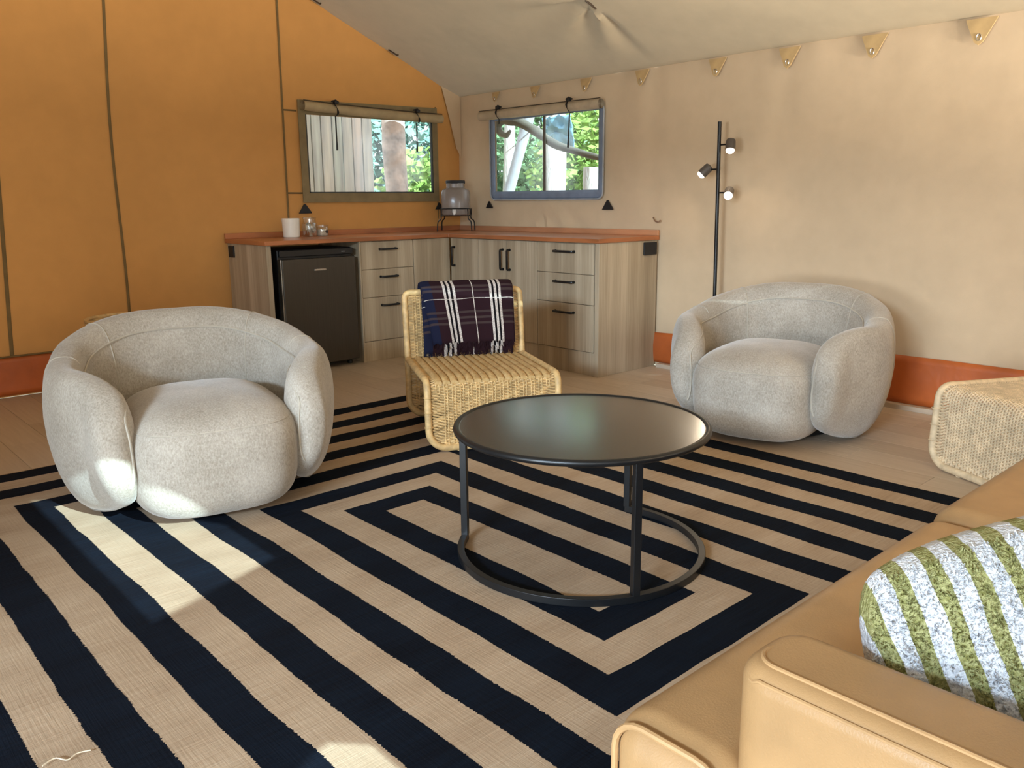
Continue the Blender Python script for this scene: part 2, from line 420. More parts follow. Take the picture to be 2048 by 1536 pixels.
# front wall (behind the camera): openings cut to shape the sun patches and admit the roof fill
def rectw(name, polys, mat):
    m = MB()
    for p in polys: m.add(p, [tuple(range(len(p)))])
    o = m.build(name, mat, smooth=False); tag(o, kind='structure'); return o
y = YF
def q4(x0, x1, z0, z1): return [(x0, y, z0), (x1, y, z0), (x1, y, z1), (x0, y, z1)]
HX0, HX1 = -3.95, -3.50
def rz_(x): return roof_z(x)
rectw('wall_front', [q4(XL, -6.0, 0, 1.99), q4(-4.55, HX0-.05, 0, 1.99), q4(HX1, -3.0, 0, 1.99), q4(-3.0, -.3, 0, .95), q4(-.3, .03, 0, 1.99), q4(HX0-.05, HX1, 0, .84),
    [(HX0-.05, y, 1.11), (-3.86, y, 1.135), (-3.795, y, 1.10), (-3.795, y, .84), (HX1, y, .84), (HX1, y, 1.63), (HX0-.05, y, 1.535)], [(HX0-.05, y, 1.535), (HX0, y, 1.54), (HX0, y, 2.22), (HX0-.05, y, 2.22)], [(HX0, y, 2.22), (-3.77, y, 2.15), (-3.74, y, 2.06), (HX1, y, 1.83), (HX1, y, 2.22)],
    q4(HX0-.05, HX1, 2.22, 2.5), [(XL, y, 1.99), (HX0-.05, y, 1.99), (HX0-.05, y, rz_(HX0-.05)), (XL, y, rz_(XL))],
    [(HX0-.05, y, 2.5), (HX1, y, 2.5), (HX1, y, rz_(HX1)), (HX0-.05, y, rz_(HX0-.05))], [(HX1, y, 1.99), (.03, y, 1.99), (0, y, rz_(0)), (-3.1, y, rz_(-3.1)), (HX1, y, rz_(HX1))]], 'wallB')
rectw('sun_blocker', [[(-3.3, YF, 2.1), (.3, YF, 2.1), (.3, -9.8, 2.05), (-3.3, -9.8, 2.05)]], 'roof')      # added unseen sheet, keeps sun out of the fill opening
rectw('wall_back', [[(XL, .03, 0), (XL, -4.0, 0), (XL, -4.0, 2.0), (XL, .03, 2.0)], [(XL, -5.9, 0), (XL, YF, 0), (XL, YF, 2), (XL, -5.9, 2)]], 'wallB')

# base flaps (terracotta tarpaulin), timber strip along the side wall
def skirtA(a, b): x = XL+(0.0-XL)*a; return (x, -.012+.006*nz(x*3, b*2), .012+(.245-.012)*b)
bA = MB().grid(skirtA, 80, 8).build('baseboard_left', 'terra', recalc=False, solid=.006); tag(bA, kind='structure')
def skirtB(a, b):
    yy = YF+(0-YF)*a; zt = .235+.06*max(0, min(1, (-2.1-yy)/1.7))
    return (-.014-.02*b*(1-b)*4*.5+.010*nz(yy*2.2, b*2, 4), yy, .03+(zt-.03)*b)
bB = MB().grid(skirtB, 90, 8).build('baseboard_right', 'terra', recalc=False, solid=.006); tag(bB, kind='structure')
tr = box('trim_1', (-.06, YF, 0), (-.0, -2.2, .028), 'plank'); tag(tr, kind='structure')
# top hem of the flaps
hm = MB().tube([(XL+(0-XL)*k/30, -.016, .25) for k in range(31)], .011, 6, r2=.006).build('trim_2', 'seam'); tag(hm, kind='structure')

# seams of the ochre wall
def seam(name, pts, w=.010, mat='seam'):
    o = MB().tube(pts, w, 6, r2=.004, up=(0, 1, 0)).build(name, mat); tag(o, kind='structure'); return o
def onA(x, z): return (x, posA(x, min(z, 1.89))[1]-.006, z)
seam('trim_3', [onA(-2.765-.06*(2.45-z)/2.2+.012*math.sin(z*3), z) for z in [.25+.1*k for k in range(29)]], .0085)
seam('trim_4', [onA(-1.60-.02*(2.45-z)/1.5, z) for z in [.9+.1*k for k in range(18)]], .0075)
seam('trim_5', [onA(-3.47-.045*(1.1-z)/.85, z) for z in [.25+.1*k for k in range(32)]], .011)
seam('trim_6', [onA(-1.60+.02*k, 1.797) for k in range(6)], .006)
seam('trim_7', [onA(-1.61+.02*k, 1.213) for k in range(8)], .006)
seam('trim_8', [onA(-.235+.0*k, 1.0+.1*k) for k in range(10)], .0045)
# beige gusset that bridges the corner under the eave
g = MB().add([(-.175, -.008, 2.07), (.0, -.03, 1.995), (.012, -.02, 1.50), (-.03, -.006, 1.58), (-.10, -.004, 1.84), (-.08, -.012, 1.93)], [(0, 5, 1), (0, 4, 5), (5, 2, 1), (4, 3, 5), (3, 2, 5)]).build('trim_9', 'wallB', recalc=False); tag(g, kind='structure')

# ---------------------------------------------------------------- windows
w1 = wall_grid([WA[0]-.055, WA[0], WA[1], WA[1]+.05], [WA[2]-.07, WA[2], WA[3], WA[3]+.10], [WA], lambda u, v: (u, -.006, v+.015*((u-WA[0])/1.15 if v > 1.8 else 0)), .2).build('window_1', 'bandA', smooth=False, solid=.006, recalc=False); tag(w1, kind='structure')
box('pane', (WA[0], .010, WA[2]), (WA[1], .012, WA[3]), 'pvc', w1, 0)
m = MB()
for lo, hi in (((WA[0]-.004, -.002, WA[2]), (WA[0]+.014, .016, WA[3])), ((WA[1]-.014, -.002, WA[2]), (WA[1]+.004, .016, WA[3])), ((WA[0], -.002, WA[2]-.004), (WA[1], .016, WA[2]+.010))): m.box(lo, hi)
m.build('pane_edge', simple('dark_edge', (.05, .055, .05), .7), w1, False)
w2 = MB()
out = [(p[0], p[1]) for p in rrect(1.225, .66, .05)]
cyB, czB = -1.038, 1.478
def frB(a, b):
    # a around, b from inner hole to outer outline
    n = len(out); i = int(round(a*n)) % n; ox, oz = out[i]
    ix = max(-.562, min(.562, ox*.99)); iz = max(WB[2]-czB, min(WB[3]-czB, oz*.99))
    return (-.008-.008*math.sin(b*PI), cyB+ix+(ox-ix)*b, czB+iz+(oz-iz)*b)
w2.grid(frB, len(out), 4, cu=True)
w2 = w2.build('window_2', 'bandB', recalc=False, solid=.005); tag(w2, kind='structure')
MB().tube([(-.016, cyB+p[0], czB+p[1]) for p in out], .006, 6, closed=True).build('edge_binding', simple('pale_binding', (.36, .39, .42), .7), w2)
box('pane', (.010, WB[0], WB[2]), (.012, WB[1], WB[3]), 'pvc', w2, 0)
box('mullion', (-.004, -1.046, WB[2]), (.009, -1.028, WB[3]), simple('mullion_canvas', (.10, .085, .07), .8), w2, .001)

def roll(name, a, b, r, mat, label, inward, sag):
    """rolled-up window blind from a to b; spiral end, thin dark cord line on top"""
    a, b = Vector(a), Vector(b); ax = (b-a).normalized(); up = Vector((0, 0, 1)); n = Vector(inward)
    root = empty(name, a, label=label, cat='window blind')
    m = MB(); turns = 2.6; K = 44; N = 26
    def f(s, t):
        th = t*turns*2*PI; rad = r*(.35+.65*t)+.002*nz(s*6, t*4)
        sg = sag*math.sin(s*PI)+.007*nz(s*3.2, 7)
        p = a+(b-a)*s+up*(-sg)
        pin = .88+.12*min(1, min(abs(s-PS[0]), abs(s-PS[1]))/.07)
        return p-a+(n*math.cos(th)+up*math.sin(th))*rad*pin
    m.grid(f, N, K); m.build('blind', mat, root, recalc=False)
    MB().tube([a+(b-a)*(k/20)-a+up*(r*1.0-sag*math.sin(k/20*PI))+n*(.012+.004*nz(k*.4, 3)) for k in range(21)], .0035, 5).build('cord', simple('dark_cord', (.05, .035, .02), .9), root)
    return root
def tie(name, base, p, n, tail, label, sway=0, r=.042):
    """black strap with buckle round a rolled blind, loose tail hanging below"""
    t = empty(name, p, label=label, cat='strap', group=None); n = Vector(n); up = Vector((0, 0, 1)); side = n.cross(up)
    m = MB()
    arc = [n*(math.cos(a)*r)+up*(math.sin(a)*r)+side*(.012*math.sin(a*1.3)) for a in [math.radians(d) for d in range(100, -101, -20)]]
    m.tube(arc, .0075, 6, r2=.002, up=(0, 0, 1)); m.build('strap', 'black', t)
    MB().tube([n*(.008)+up*(-r)+side*sway*k/8*.5+up*(-tail*k/8) for k in range(9)], [.0055]*7+[.008, .0075], 6).build('tail', 'black', t)
    MB().box((-.016, -.016, -.012), (.016, .016, .012)).build('buckle', 'black', t, bevel=.004, loc=n*.02+up*(r+.008))
    MB().tube([up*(r+.01)+side*(-.03)+n*.012, up*(r+.02)+n*.02, up*(r+.014)+side*.032+n*.014], [.006, .010, .006], 6).build('knot', 'black', t)
    return t
PS = (.21, .80)
ra = roll('rolled_blind', (-1.475, -.050, 1.828), (-.215, -.050, 1.800), .040, 'rollA', 'rolled tan canvas blind above the window in the ochre wall', (0, -1, 0), .006)
tie('blind_strap', None, (-1.475+1.26*.205, -.052, 1.816), (0, -1, 0), .25, 'left black buckled strap round the blind on the ochre wall', 0)
tie('blind_strap', None, (-1.475+1.26*.795, -.052, 1.798), (0, -1, 0), .22, 'right black buckled strap round the blind on the ochre wall', .01)
PS = (.20, .78)
roll('rolled_blind', (-.050, -.350, 1.808), (-.050, -1.655, 1.795), .040, simple('rolled_beige_canvas', (.46, .38, .27), .9, bump=.3, bscale=90), 'rolled beige canvas blind above the blue-edged window', (-1, 0, 0), .0)
tie('blind_strap', None, (-.052, -.350-1.305*.185, 1.806), (-1, 0, 0), .03, 'left short black strap round the blind above the blue-edged window', 0)
tie('blind_strap', None, (-.052, -.350-1.305*.775, 1.798), (-1, 0, 0), .24, 'right black strap with long tail above the blue-edged window', .03)

# small black corner patches near the windows
def patch(name, o, e, up, n, label, s=.055, flip=0):
    o, e, up, n = Vector(o), Vector(e), Vector(up), Vector(n)
    P = [o-e*s*.95-up*s*.5, o+e*s*.95-up*s*.5, o+e*s*.95-up*s*.35, o+e*s*.1+up*s*.75, o-e*s*.1+up*s*.75]
    m = MB(); k = len(P); m.add([p+n*.001 for p in P]+[p+n*.010 for p in P], [tuple(range(k)), tuple(range(2*k-1, k-1, -1))]+[(i, (i+1) % k, k+(i+1) % k, k+i) for i in range(k)])
    ob = m.build(name, 'black', smooth=False, bevel=.002); tag(ob, label, 'patch'); return ob
patch('corner_patch', (-1.485, 0, 1.092), (1, 0, 0), (0, 0, 1), (0, -1, 0), 'black triangular patch on the ochre wall above the glass jars')
patch('corner_patch', (-.228, 0, 1.098), (1, 0, 0), (0, 0, 1), (0, -1, 0), 'black triangular patch on the ochre wall beside the water dispenser', .045)
patch('corner_patch', (-.002, -.395, 1.105), (0, -1, 0), (0, 0, 1), (-1, 0, 0), 'black triangular patch below the left corner of the blue-edged window', .045)
patch('corner_patch', (-.002, -1.69, 1.098), (0, -1, 0), (0, 0, 1), (-1, 0, 0), 'black triangular patch below the right corner of the blue-edged window', .055)

# tan tabs that hang from the eave, each with a metal hook
tabs = [(-.505, .042), (-.955, .05), (-1.475, .052), (-1.985, .058), (-2.575, .062), (-3.06, .066), (-3.555, .07), (-4.08, .072)]
names = ['first', 'second', 'third', 'fourth', 'fifth', 'sixth', 'seventh', 'eighth']
wheres = ['nearest the corner of the tent', 'above the left half of the blue-edged window', 'above the right half of the blue-edged window', 'just right of the blue-edged window',
          'directly above the floor lamp', 'third from the right end of the eave', 'second from the right end of the eave', 'at the right end of the eave']
for k, (yy, s) in enumerate(tabs):
    t = empty('eave_tab', (-.006, yy, 1.985), label='tan triangular tab with hook %s' % wheres[k], cat='tab')
    P = [(-s, 0), (s, 0), (s*.95, -.012), (s*.28, -s*1.55), (0, -s*1.75), (-s*.28, -s*1.55), (-s*.95, -.012)]
    m = MB(); n = len(P); m.add([(-.004-.010*abs(pz)/s, py, pz) for py, pz in P]+[(-.010-.012*abs(pz)/s, py, pz) for py, pz in P], [tuple(range(n)), tuple(range(2*n-1, n-1, -1))]+[(i, (i+1) % n, n+(i+1) % n, n+i) for i in range(n)])
    m.build('tab', 'tab', t, False)
    MB().tube([(-.028, .010*math.cos(a), -s*1.25+.016*math.sin(a)) for a in [2*PI*j/10 for j in range(10)]], .003, 5, closed=True).build('hook', 'steel', t)
def roof_hook(p, d, label):
    t = MB().tube(catmull([Vector(p)+Vector(q) for q in ((0, 0, .005), (d*.03, -.012, -.012), (d*.075, -.012, -.03), (d*.085, -.010, -.018))], 4), .006, 6).build('roof_hook', simple('dark_hook', (.06, .035, .02), .5)); tag(t, label, 'hook')
roof_hook((-1.36, -.03, 2.572), 1, 'small dark hook where the ochre wall meets the roof, top of the picture')
roof_hook((-.70, -.03, 2.288), 1, 'small dark hook halfway down the sloping edge of the ochre wall')
roof_hook((-.71, -2.11, 2.292), 1, 'small hook on the beige roof, top centre of the picture')
t = MB().tube(catmull([(-.004, -2.10, 1.02), (-.02, -2.13, .998), (-.03, -2.165, .992), (-.02, -2.175, 1.004)], 5), .005, 6).build('wall_hook', simple('rusty_hook', (.22, .13, .08), .6)); tag(t, 'small rusty hook on the beige wall above the counter end', 'hook')

# ---------------------------------------------------------------- kitchen
ZC0, ZC1 = .872, .900
wt = empty('worktop', (0, 0, ZC0), label='L-shaped reddish hardwood worktop over the oak cabinets', cat='worktop')
MB().prism([(-2.127, -.623), (-.621, -.623), (-.621, -2.161), (-.006, -2.161), (-.006, -.006), (-2.127, -.006)], 0, ZC1-ZC0).build('slab', 'counter', wt, False, bevel=.003)
box('upstand', (-2.127, -.028, ZC1-ZC0), (-.03, -.008, ZC1-ZC0+.038), 'counter', wt)
box('upstand', (-.028, -2.161, ZC1-ZC0), (-.008, -.008, ZC1-ZC0+.038), simple('pale_hardwood', (.47, .22, .11), .35, var=.25, scale=1.2, sc=(1.5, 1.5, 8)), wt)
def handle(parent, p0, p1, n):
    """black bar handle from p0 to p1 standing off along n"""
    p0, p1, n = Vector(p0), Vector(p1), Vector(n); d = (p1-p0).normalized(); m = MB()
    m.tube([p0, p0+n*.026, p0+n*.030+d*.006, p1+n*.030-d*.006, p1+n*.026, p1], .0078, 8)
    m.tube([p0+n*.001, p0+n*.004], .010, 10); m.tube([p1+n*.001, p1+n*.004], .010, 10)
    h = m.build('handle', 'blackmetal', parent); return h
FT = .018
# run A: end panel, fridge, drawer unit, filler (fronts at y = -.60)
ep = empty('end_panel', (-2.11, -.3, 0), label='oak end panel left of the small fridge, black socket near its top', cat='cabinet panel')
box('panel', (0, -.30, .0), (.034, .285, ZC0), 'cab', ep)
box('socket', (-.012, .175, .775), (0, .255, .855), 'black', ep, .004)
fr = empty('mini_fridge', (-1.735, -.33, 0), label='small black fridge with a dark steel door under the worktop', cat='fridge')
box('body', (-.285, -.235, .03), (.285, .24, .835), simple('fridge_black', (.008, .008, .009), .4), fr, .006)
box('door', (-.280, -.292, .045), (.278, -.238, .775), 'fridge', fr, .006, 3)
box('door_edge', (-.289, -.288, .045), (-.281, -.242, .775), 'steel', fr, .002)
box('badge', (-.045, -.2945, .690), (.045, -.292, .702), 'steel', fr, .001)
box('control_strip', (-.28, -.262, .79), (.28, -.236, .832), simple('fridge_trim', (.010, .010, .011), .3), fr, .004)
for xx in (.19, .205): box('indicator', (xx, -.265, .806), (xx+.006, -.262, .812), 'plastic_white', fr, .001)
for xx in (-.25, .25):
    for yy in (-.2, .2): MB().lathe([(.016, 0), (.018, .01), (.014, .03)], 12, (xx, yy, 0)).build('foot', 'black', fr)
def drawers(root, fy, x0, x1, zs, hl):
    for (za, zb) in zs:
        d = box('drawer', (x0+.002, fy-FT, za+.002), (x1-.002, fy, zb-.002), 'cab', root)
        zc = zb-.055 if zb-za < .25 else zb-.06
        xc = (x0+x1)/2; handle(d, (xc-hl, fy-FT, zc), (xc+hl, fy-FT, zc), (0, -1, 0))
# local frame: +x to the right seen from the front, front at y = -.29
da = empty('drawer_unit', (-1.165, -.29, 0), label='three-drawer oak unit beside the fridge', cat='cabinet')
box('body', (-.237, -.30+.012, .0), (.228, .27, ZC0), 'cab', da)
drawers(da, -.288, -.228, .228, [(.668, .866), (.466, .668), (.148, .466)], .068)
box('plinth', (-.228, -.305, .0), (.228, -.289, .146), 'cab', da)
box('stile', (-.243, -.312, 0), (-.230, -.288, ZC0), 'cab', da)
fi = empty('corner_filler', (-.77, -.29, 0), label='plain oak filler panel in the inner corner of the kitchen', cat='cabinet panel')
box('panel', (-.164, -.308, .148), (.176, -.288, ZC0-.004), 'cab', fi)
box('plinth', (-.164, -.302, .0), (.176, -.286, .146), 'cab', fi)
# run B: fronts at x = -.60, local frame turned so that front is -y local
RB = -PI/2
def unitB(name, yc, label): return empty(name, (-.29, yc, 0), RB, label=label, cat='cabinet')
def doorB(root, x0, x1, hx):
    d = box('door', (x0+.0015, -.30-.010, .158), (x1-.0015, -.292, ZC0-.005), 'cab', root)
    handle(d, (hx, -.310, .660), (hx, -.310, .800), (0, -1, 0)); return d
# local x = -(y - yc)
c1 = unitB('corner_cabinet', -.785, 'oak corner cabinet with a single door in the inner corner')
box('body', (-.190, -.291, 0), (.162, .27, ZC0), 'cab', c1); doorB(c1, -.165, .163, -.118)
box('plinth', (-.150, -.300, 0), (.162, -.292, .156), 'cab', c1)
c2 = unitB('double_cabinet', -1.262, 'oak double-door cabinet with two vertical black handles side by side')
box('body', (-.313, -.291, 0), (.313, .27, ZC0), 'cab', c2); doorB(c2, -.313, -.001, -.038); doorB(c2, .001, .313, .036)
box('plinth', (-.313, -.300, 0), (.313, -.292, .156), 'cab', c2)
c3 = unitB('drawer_unit', -1.845, 'three-drawer oak unit at the end of the kitchen, socket on its side')
box('body', (-.268, -.291, 0), (.268, .27, ZC0), 'cab', c3)
drawers(c3, -.292, -.268, .262, [(.666, .866), (.469, .666), (.157, .469)], .085)
box('plinth', (-.268, -.300, 0), (.268, -.292, .155), 'cab', c3)
sp = box('side_panel', (.270, -.314, 0), (.305, .275, ZC0), 'cab', c3)
box('socket', (.305, .125, .775), (.318, .258, .860), 'black', c3, .004)

# things on the worktop
cn = empty('ceramic_canister', (-1.690, -.16, ZC1), label='plain white ceramic canister at the left of the worktop', cat='canister')
MB().lathe([(.054, 0), (.058, .004), (.0635, .132), (.061, .134), (.056, .128), (.053, .01)], 32).build('canister', 'white_ceramic', cn)
j1 = empty('glass_jar', (-1.558, -.19, ZC1), label='taller glass jar of sachets beside the white canister', cat='jar')
MB().lathe([(.048, 0), (.056, .01), (.058, .07), (.054, .094), (.046, .1), (.046, .128)], 24).build('jar', 'glass', j1)
MB().lathe([(.049, .128), (.050, .138), (.02, .142)], 24).build('lid', 'glass', j1)
m = MB()
for k in range(26):
    a = random.uniform(0, 2*PI); q = random.uniform(.0, .034); h = random.uniform(.012, .085); t_ = random.uniform(0, PI); cx, cy = q*math.cos(a), q*math.sin(a)
    dx, dy = .014*math.cos(t_), .014*math.sin(t_)
    m.add([(cx-dx, cy-dy, h-.01), (cx+dx, cy+dy, h-.012), (cx+dx*.8, cy+dy*.8+.004, h+.024), (cx-dx*.8, cy-dy*.8, h+.02)], [(0, 1, 2, 3)])
tag(m.build('sachets', 'tea', j1, False, solid=.002), 'pale paper sachets', kind='stuff')
j2 = empty('glass_tub', (-1.452, -.18, ZC1), label='short glass tub with a dark label, right of the taller jar', cat='jar')
MB().lathe([(.042, 0), (.047, .006), (.047, .062), (.044, .068)], 24).build('tub', 'glass', j2)
MB().lathe([(.047, .068), (.048, .080), (.02, .083)], 24).build('lid', 'glass', j2)
MB().lathe([(.035, .003), (.041, .008), (.041, .045), (.02, .05)], 16).build('contents', simple('sugar', (.55, .46, .36), .8, var=.3, scale=60), j2)
MB().lathe([(.013, 0), (.013, .001)], 14).build('label_sticker', simple('dark_label', (.03, .015, .012), .5), j2, loc=(.012, -.0465, .034)).rotation_euler = (PI/2, 0, .2)
wd = empty('water_dispenser', (-.232, -.235, ZC1), RB/2, label='square-shouldered drinks dispenser with tap on a black wire stand', cat='drinks dispenser')
def rsq(w, z, n=4.0, N=32):
    o = []
    for k in range(N):
        a = 2*PI*k/N; c_, s_ = math.cos(a), math.sin(a); o.append((w*math.copysign(abs(c_)**(2/n), c_), w*math.copysign(abs(s_)**(2/n), s_), z))
    return o
m = MB(); rings = [(.095, .128), (.112, .134), (.116, .15), (.116, .31), (.108, .332), (.085, .345), (.074, .35), (.074, .385)]
vs = []; fs = []
for w, z in rings: vs += rsq(w, z, 3.2)
for i in range(len(rings)-1):
    for k in range(32): fs.append((i*32+k, i*32+(k+1) % 32, (i+1)*32+(k+1) % 32, (i+1)*32+k))
fs.append(tuple(range(31, -1, -1))); m.add(vs, fs); m.build('jar', 'jarglass', wd)
MB().lathe([(.078, .383), (.080, .388), (.080, .404), (.076, .408)], 32).build('lid', 'black', wd)
m = MB(); m.tube([(0, -.108, .158), (0, -.135, .158)], .008, 10); m.tube([(0, -.135, .168), (0, -.137, .135)], .009, 10); m.tube([(-.014, -.136, .172), (.014, -.136, .172)], .005, 8)
m.build('tap', 'plastic_white', wd)
MB().lathe([(.017, 0), (.017, .006), (.010, .008)], 16).build('tap_collar', 'plastic_white', wd, loc=(0, -.118, .158)).rotation_euler = (PI/2, 0, 0)
for z in (.126, .182): MB().tube(rsq(.122, z, 5), .0045, 6, closed=True).build('stand_ring', 'blackmetal', wd)
for sx in (-1, 1):
    for sy in (-1, 1):
        MB().tube(catmull([(sx*.106, sy*.106, .182), (sx*.110, sy*.110, .126), (sx*.112, sy*.112, .10), (sx*.135, sy*.135, .075), (sx*.140, sy*.140, 0.003)], 4), .0052, 7).build('leg', 'blackmetal', wd)
    for sy in (-.04, .04): MB().tube([(sx*.122, sy, .126), (sx*.122, sy, .182)], .0035, 6).build('strut', 'blackmetal', wd)

# ---------------------------------------------------------------- rug
def rugp(a, b):
    x = -4.45+(3.15+.0)*a; yy = -5.84+4.14*b
    ex = .014*nz(yy*1.7, 3)*(1 if a > .5 else 1); ey = .02*nz(x*1.5, 8)
    z = .0075+.0022*nz(x*2.2, yy*2.2, 2)+.0012*nz(x*7, yy*3, 5)
    return (x+ex*(abs(a-.5)*2)**6, yy+ey*(abs(b-.5)*2)**6, z)
m = MB().grid(rugp, 100, 130)
n0 = len(m.v); bord = [i*130 for i in range(100)]+[99*130+j for j in range(1, 130)]+[i*130+129 for i in range(98, -1, -1)]+[j for j in range(128, 0, -1)]
m.v += [(m.v[i][0], m.v[i][1], .0005) for i in bord]; L = len(bord)
m.f += [(bord[k], bord[(k+1) % L], n0+(k+1) % L, n0+k) for k in range(L)]
rg = m.build('rug', 'rug'); tag(rg, 'black and beige flatweave rug of nested rectangles on the plank floor', 'rug')
m = MB().tube(catmull([(-4.325, -3.955, .012), (-4.299, -3.947, .013), (-4.281, -3.969, .012), (-4.26, -3.962, .013), (-4.235, -3.969, .012)], 6), .0016, 5)
lt = m.build('loose_thread', simple('pale_thread', (.62, .52, .38), .9)); tag(lt, 'pale loose thread lying on the rug in the bottom left corner', 'thread')

# ---------------------------------------------------------------- swivel tub chairs
AW, AF, AB = .4525, .4863, .3906
_h = [(AW*.7946, -AF), (AW*.7753, -AF+.14), (AW, -AF+.36), (AW*.985, .06), (AW*.87, AB-.175), (AW*.53, AB-.04)]
PATH = catmull([(-a_, b_, 0) for a_, b_ in _h]+[(0, AB, 0)]+[(a_, b_, 0) for a_, b_ in reversed(_h)], 10)
CUM = [0]
for a_, b_ in zip(PATH[:-1], PATH[1:]): CUM.append(CUM[-1]+(b_-a_).length)
TOT = CUM[-1]
def path_at(t):
    s_ = max(0, min(TOT, t*TOT)); i = 0
    while i < len(CUM)-2 and CUM[i+1] < s_: i += 1
    q = (s_-CUM[i])/(CUM[i+1]-CUM[i]); p = PATH[i].lerp(PATH[i+1], q)
    a_ = PATH[max(0, i-1)]; b_ = PATH[min(len(PATH)-1, i+2)]; d = (b_-a_).normalized()
    return p, Vector((-d.y, d.x, 0))       # outward normal for a path running left arm -> back -> right arm
def ell(d, D, p):
    if d >= D: return 1.0
    return max(0., 1-(1-d/D)**p)**(1/p)
def shell(t, ph, off=0):
    """surface of the wrap-around back and arms; ph 0 outward, 90 deg top, 180 inward"""
    p, n = path_at(t); d = min(t, 1-t)*TOT
    back = max(0, min(1, (d-.35)/.75)); back = back*back*(3-2*back)
    Ztop = .5583+.134*back; Zb = .019; zm = .30
    zt = zm+(Ztop-zm)*ell(d, .3558, 2.3); zb = zm-(zm-Zb)*ell(d, .3968, 2.2)
    hn = (.0821+.012*back)*ell(d, .13, 2.0)
    c_, s_ = math.cos(ph), math.sin(ph); m_ = 2.9
    nn = hn*math.copysign(abs(c_)**(2/m_), c_); zc = (zt+zb)/2; hz = (zt-zb)/2
    z = zc+hz*math.copysign(abs(s_)**(2/m_), s_)
    w = z/.7
    lean = -.0592*max(0, 1-z/.36)**1.6 if True else 0
    nn += lean*(1 if c_ > 0 else .4)
    nn += .045*(w-.5)*(back if c_ < 0 else back*.5)
    q = p+n*nn*-1 if False else p-n*(-nn)
    v = Vector((q.x, q.y, z))
    if off: v += (Vector((n.x*c_, n.y*c_, s_))).normalized()*off
    return v
# the path runs left->back->right so n computed above points inward or outward; make it outward
_p, _n = path_at(.5)
SGN = 1 if _n.y > 0 else -1
if SGN < 0:
    _old = path_at
    def path_at(t):
        p, n = _old(t); return p, -n
def tub_chair(loc, rz, label):
    root = empty('tub_chair', loc, rz, label=label, cat='armchair', group='oatmeal swivel tub chairs')
    m = MB(); NU, NV = 90, 36
    ts = [.5-.5*math.cos(PI*(.02+.96*i/(NU-1))) for i in range(NU)]
    ts = [.002+.996*(.35*(i/(NU-1))+.65*tt) for i, tt in enumerate(ts)]
    m.v = [tuple(shell(tt, 2*PI*j/NV)) for tt in ts for j in range(NV)]
    for i in range(NU-1):
        for j in range(NV): m.f.append((i*NV+j, i*NV+(j+1) % NV, (i+1)*NV+(j+1) % NV, (i+1)*NV+j))
    m.f.append(tuple(range(NV))); m.f.append(tuple((NU-1)*NV+j for j in range(NV-1, -1, -1)))
    m.build('shell', 'fabric', root, ang=80)
    # piping along the inner rim and down the arm fronts, plus two seams inside the back
    q0 = .018
    rim = [shell(q0, math.radians(a_), .0015) for a_ in range(238, 140, -6)]
    rim += [shell(q0+(1-2*q0)*k/120, math.radians(138-8*max(0, 1-min(k, 120-k)/30)), .0015) for k in range(121)]
    rim += [shell(1-q0, math.radians(a_), .0015) for a_ in range(140, 240, 6)]
    for _ in range(5): rim = [rim[0]]+[(rim[i-1]+rim[i]*2+rim[i+1])/4 for i in range(1, len(rim)-1)]+[rim[-1]]
    MB().tube(rim, .0048, 6).build('piping', 'pipe', root)
    for tt in (.36, .64):
        MB().tube([shell(tt, math.radians(a_), .0005) for a_ in range(60, 215, 7)], .003, 5).build('seam', 'pipe', root)
    for tt in (.225, .775):
        MB().tube([shell(tt, math.radians(a_), .0005) for a_ in range(-60, 128, 8)], .0028, 5).build('seam', 'pipe', root)
    # seat: one upholstered block, crowned on top, running down to the plinth in front
    m = MB(); NA, NB = 48, 22
    def seat(a, b):
        an = 2*PI*a; c_, s_ = math.cos(an), math.sin(an); pl = 3.4
        # vertical profile: b 0..1 from bottom centre over the rim to the top centre
        th = -PI/2+PI*b; ct, st = math.cos(th), math.sin(th); pv = 4.2
        rad = abs(ct)**(2/pv) if abs(ct) > 1e-6 else 0; hz = math.copysign(abs(st)**(2/pv), st)
        x = .3126*math.copysign(abs(c_)**(2/pl), c_); yy = -.1896+.3796*math.copysign(abs(s_)**(2/pl), s_)
        z = .2122+.2041*hz
        crown = .035*max(0, hz)*(1-rad**2); taper = 1-.07*max(0, -hz)
        return (x*rad*taper, -.1896+(yy+.1896)*rad*taper, z+crown)
    m.grid(seat, NA, NB, cu=True); m.build('seat', 'fabric', root, ang=80)
    MB().tube([seat(a_/96, .66) for a_ in range(52, 93)], .0022, 5).build('seam', 'pipe', root)
    MB().lathe([(.27, .002), (.29, .005), (.29, .03), (.25, .05)], 40).build('swivel_base', 'black', root)
    return root
tub_chair((-3.359, -2.436, .0085), -.2161, 'tub chair at left on the striped rug, sunlit at its front foot')
tub_chair((-.778, -3.5505, 0), -1.3448, 'tub chair at right with its back to the beige wall, near the floor lamp')

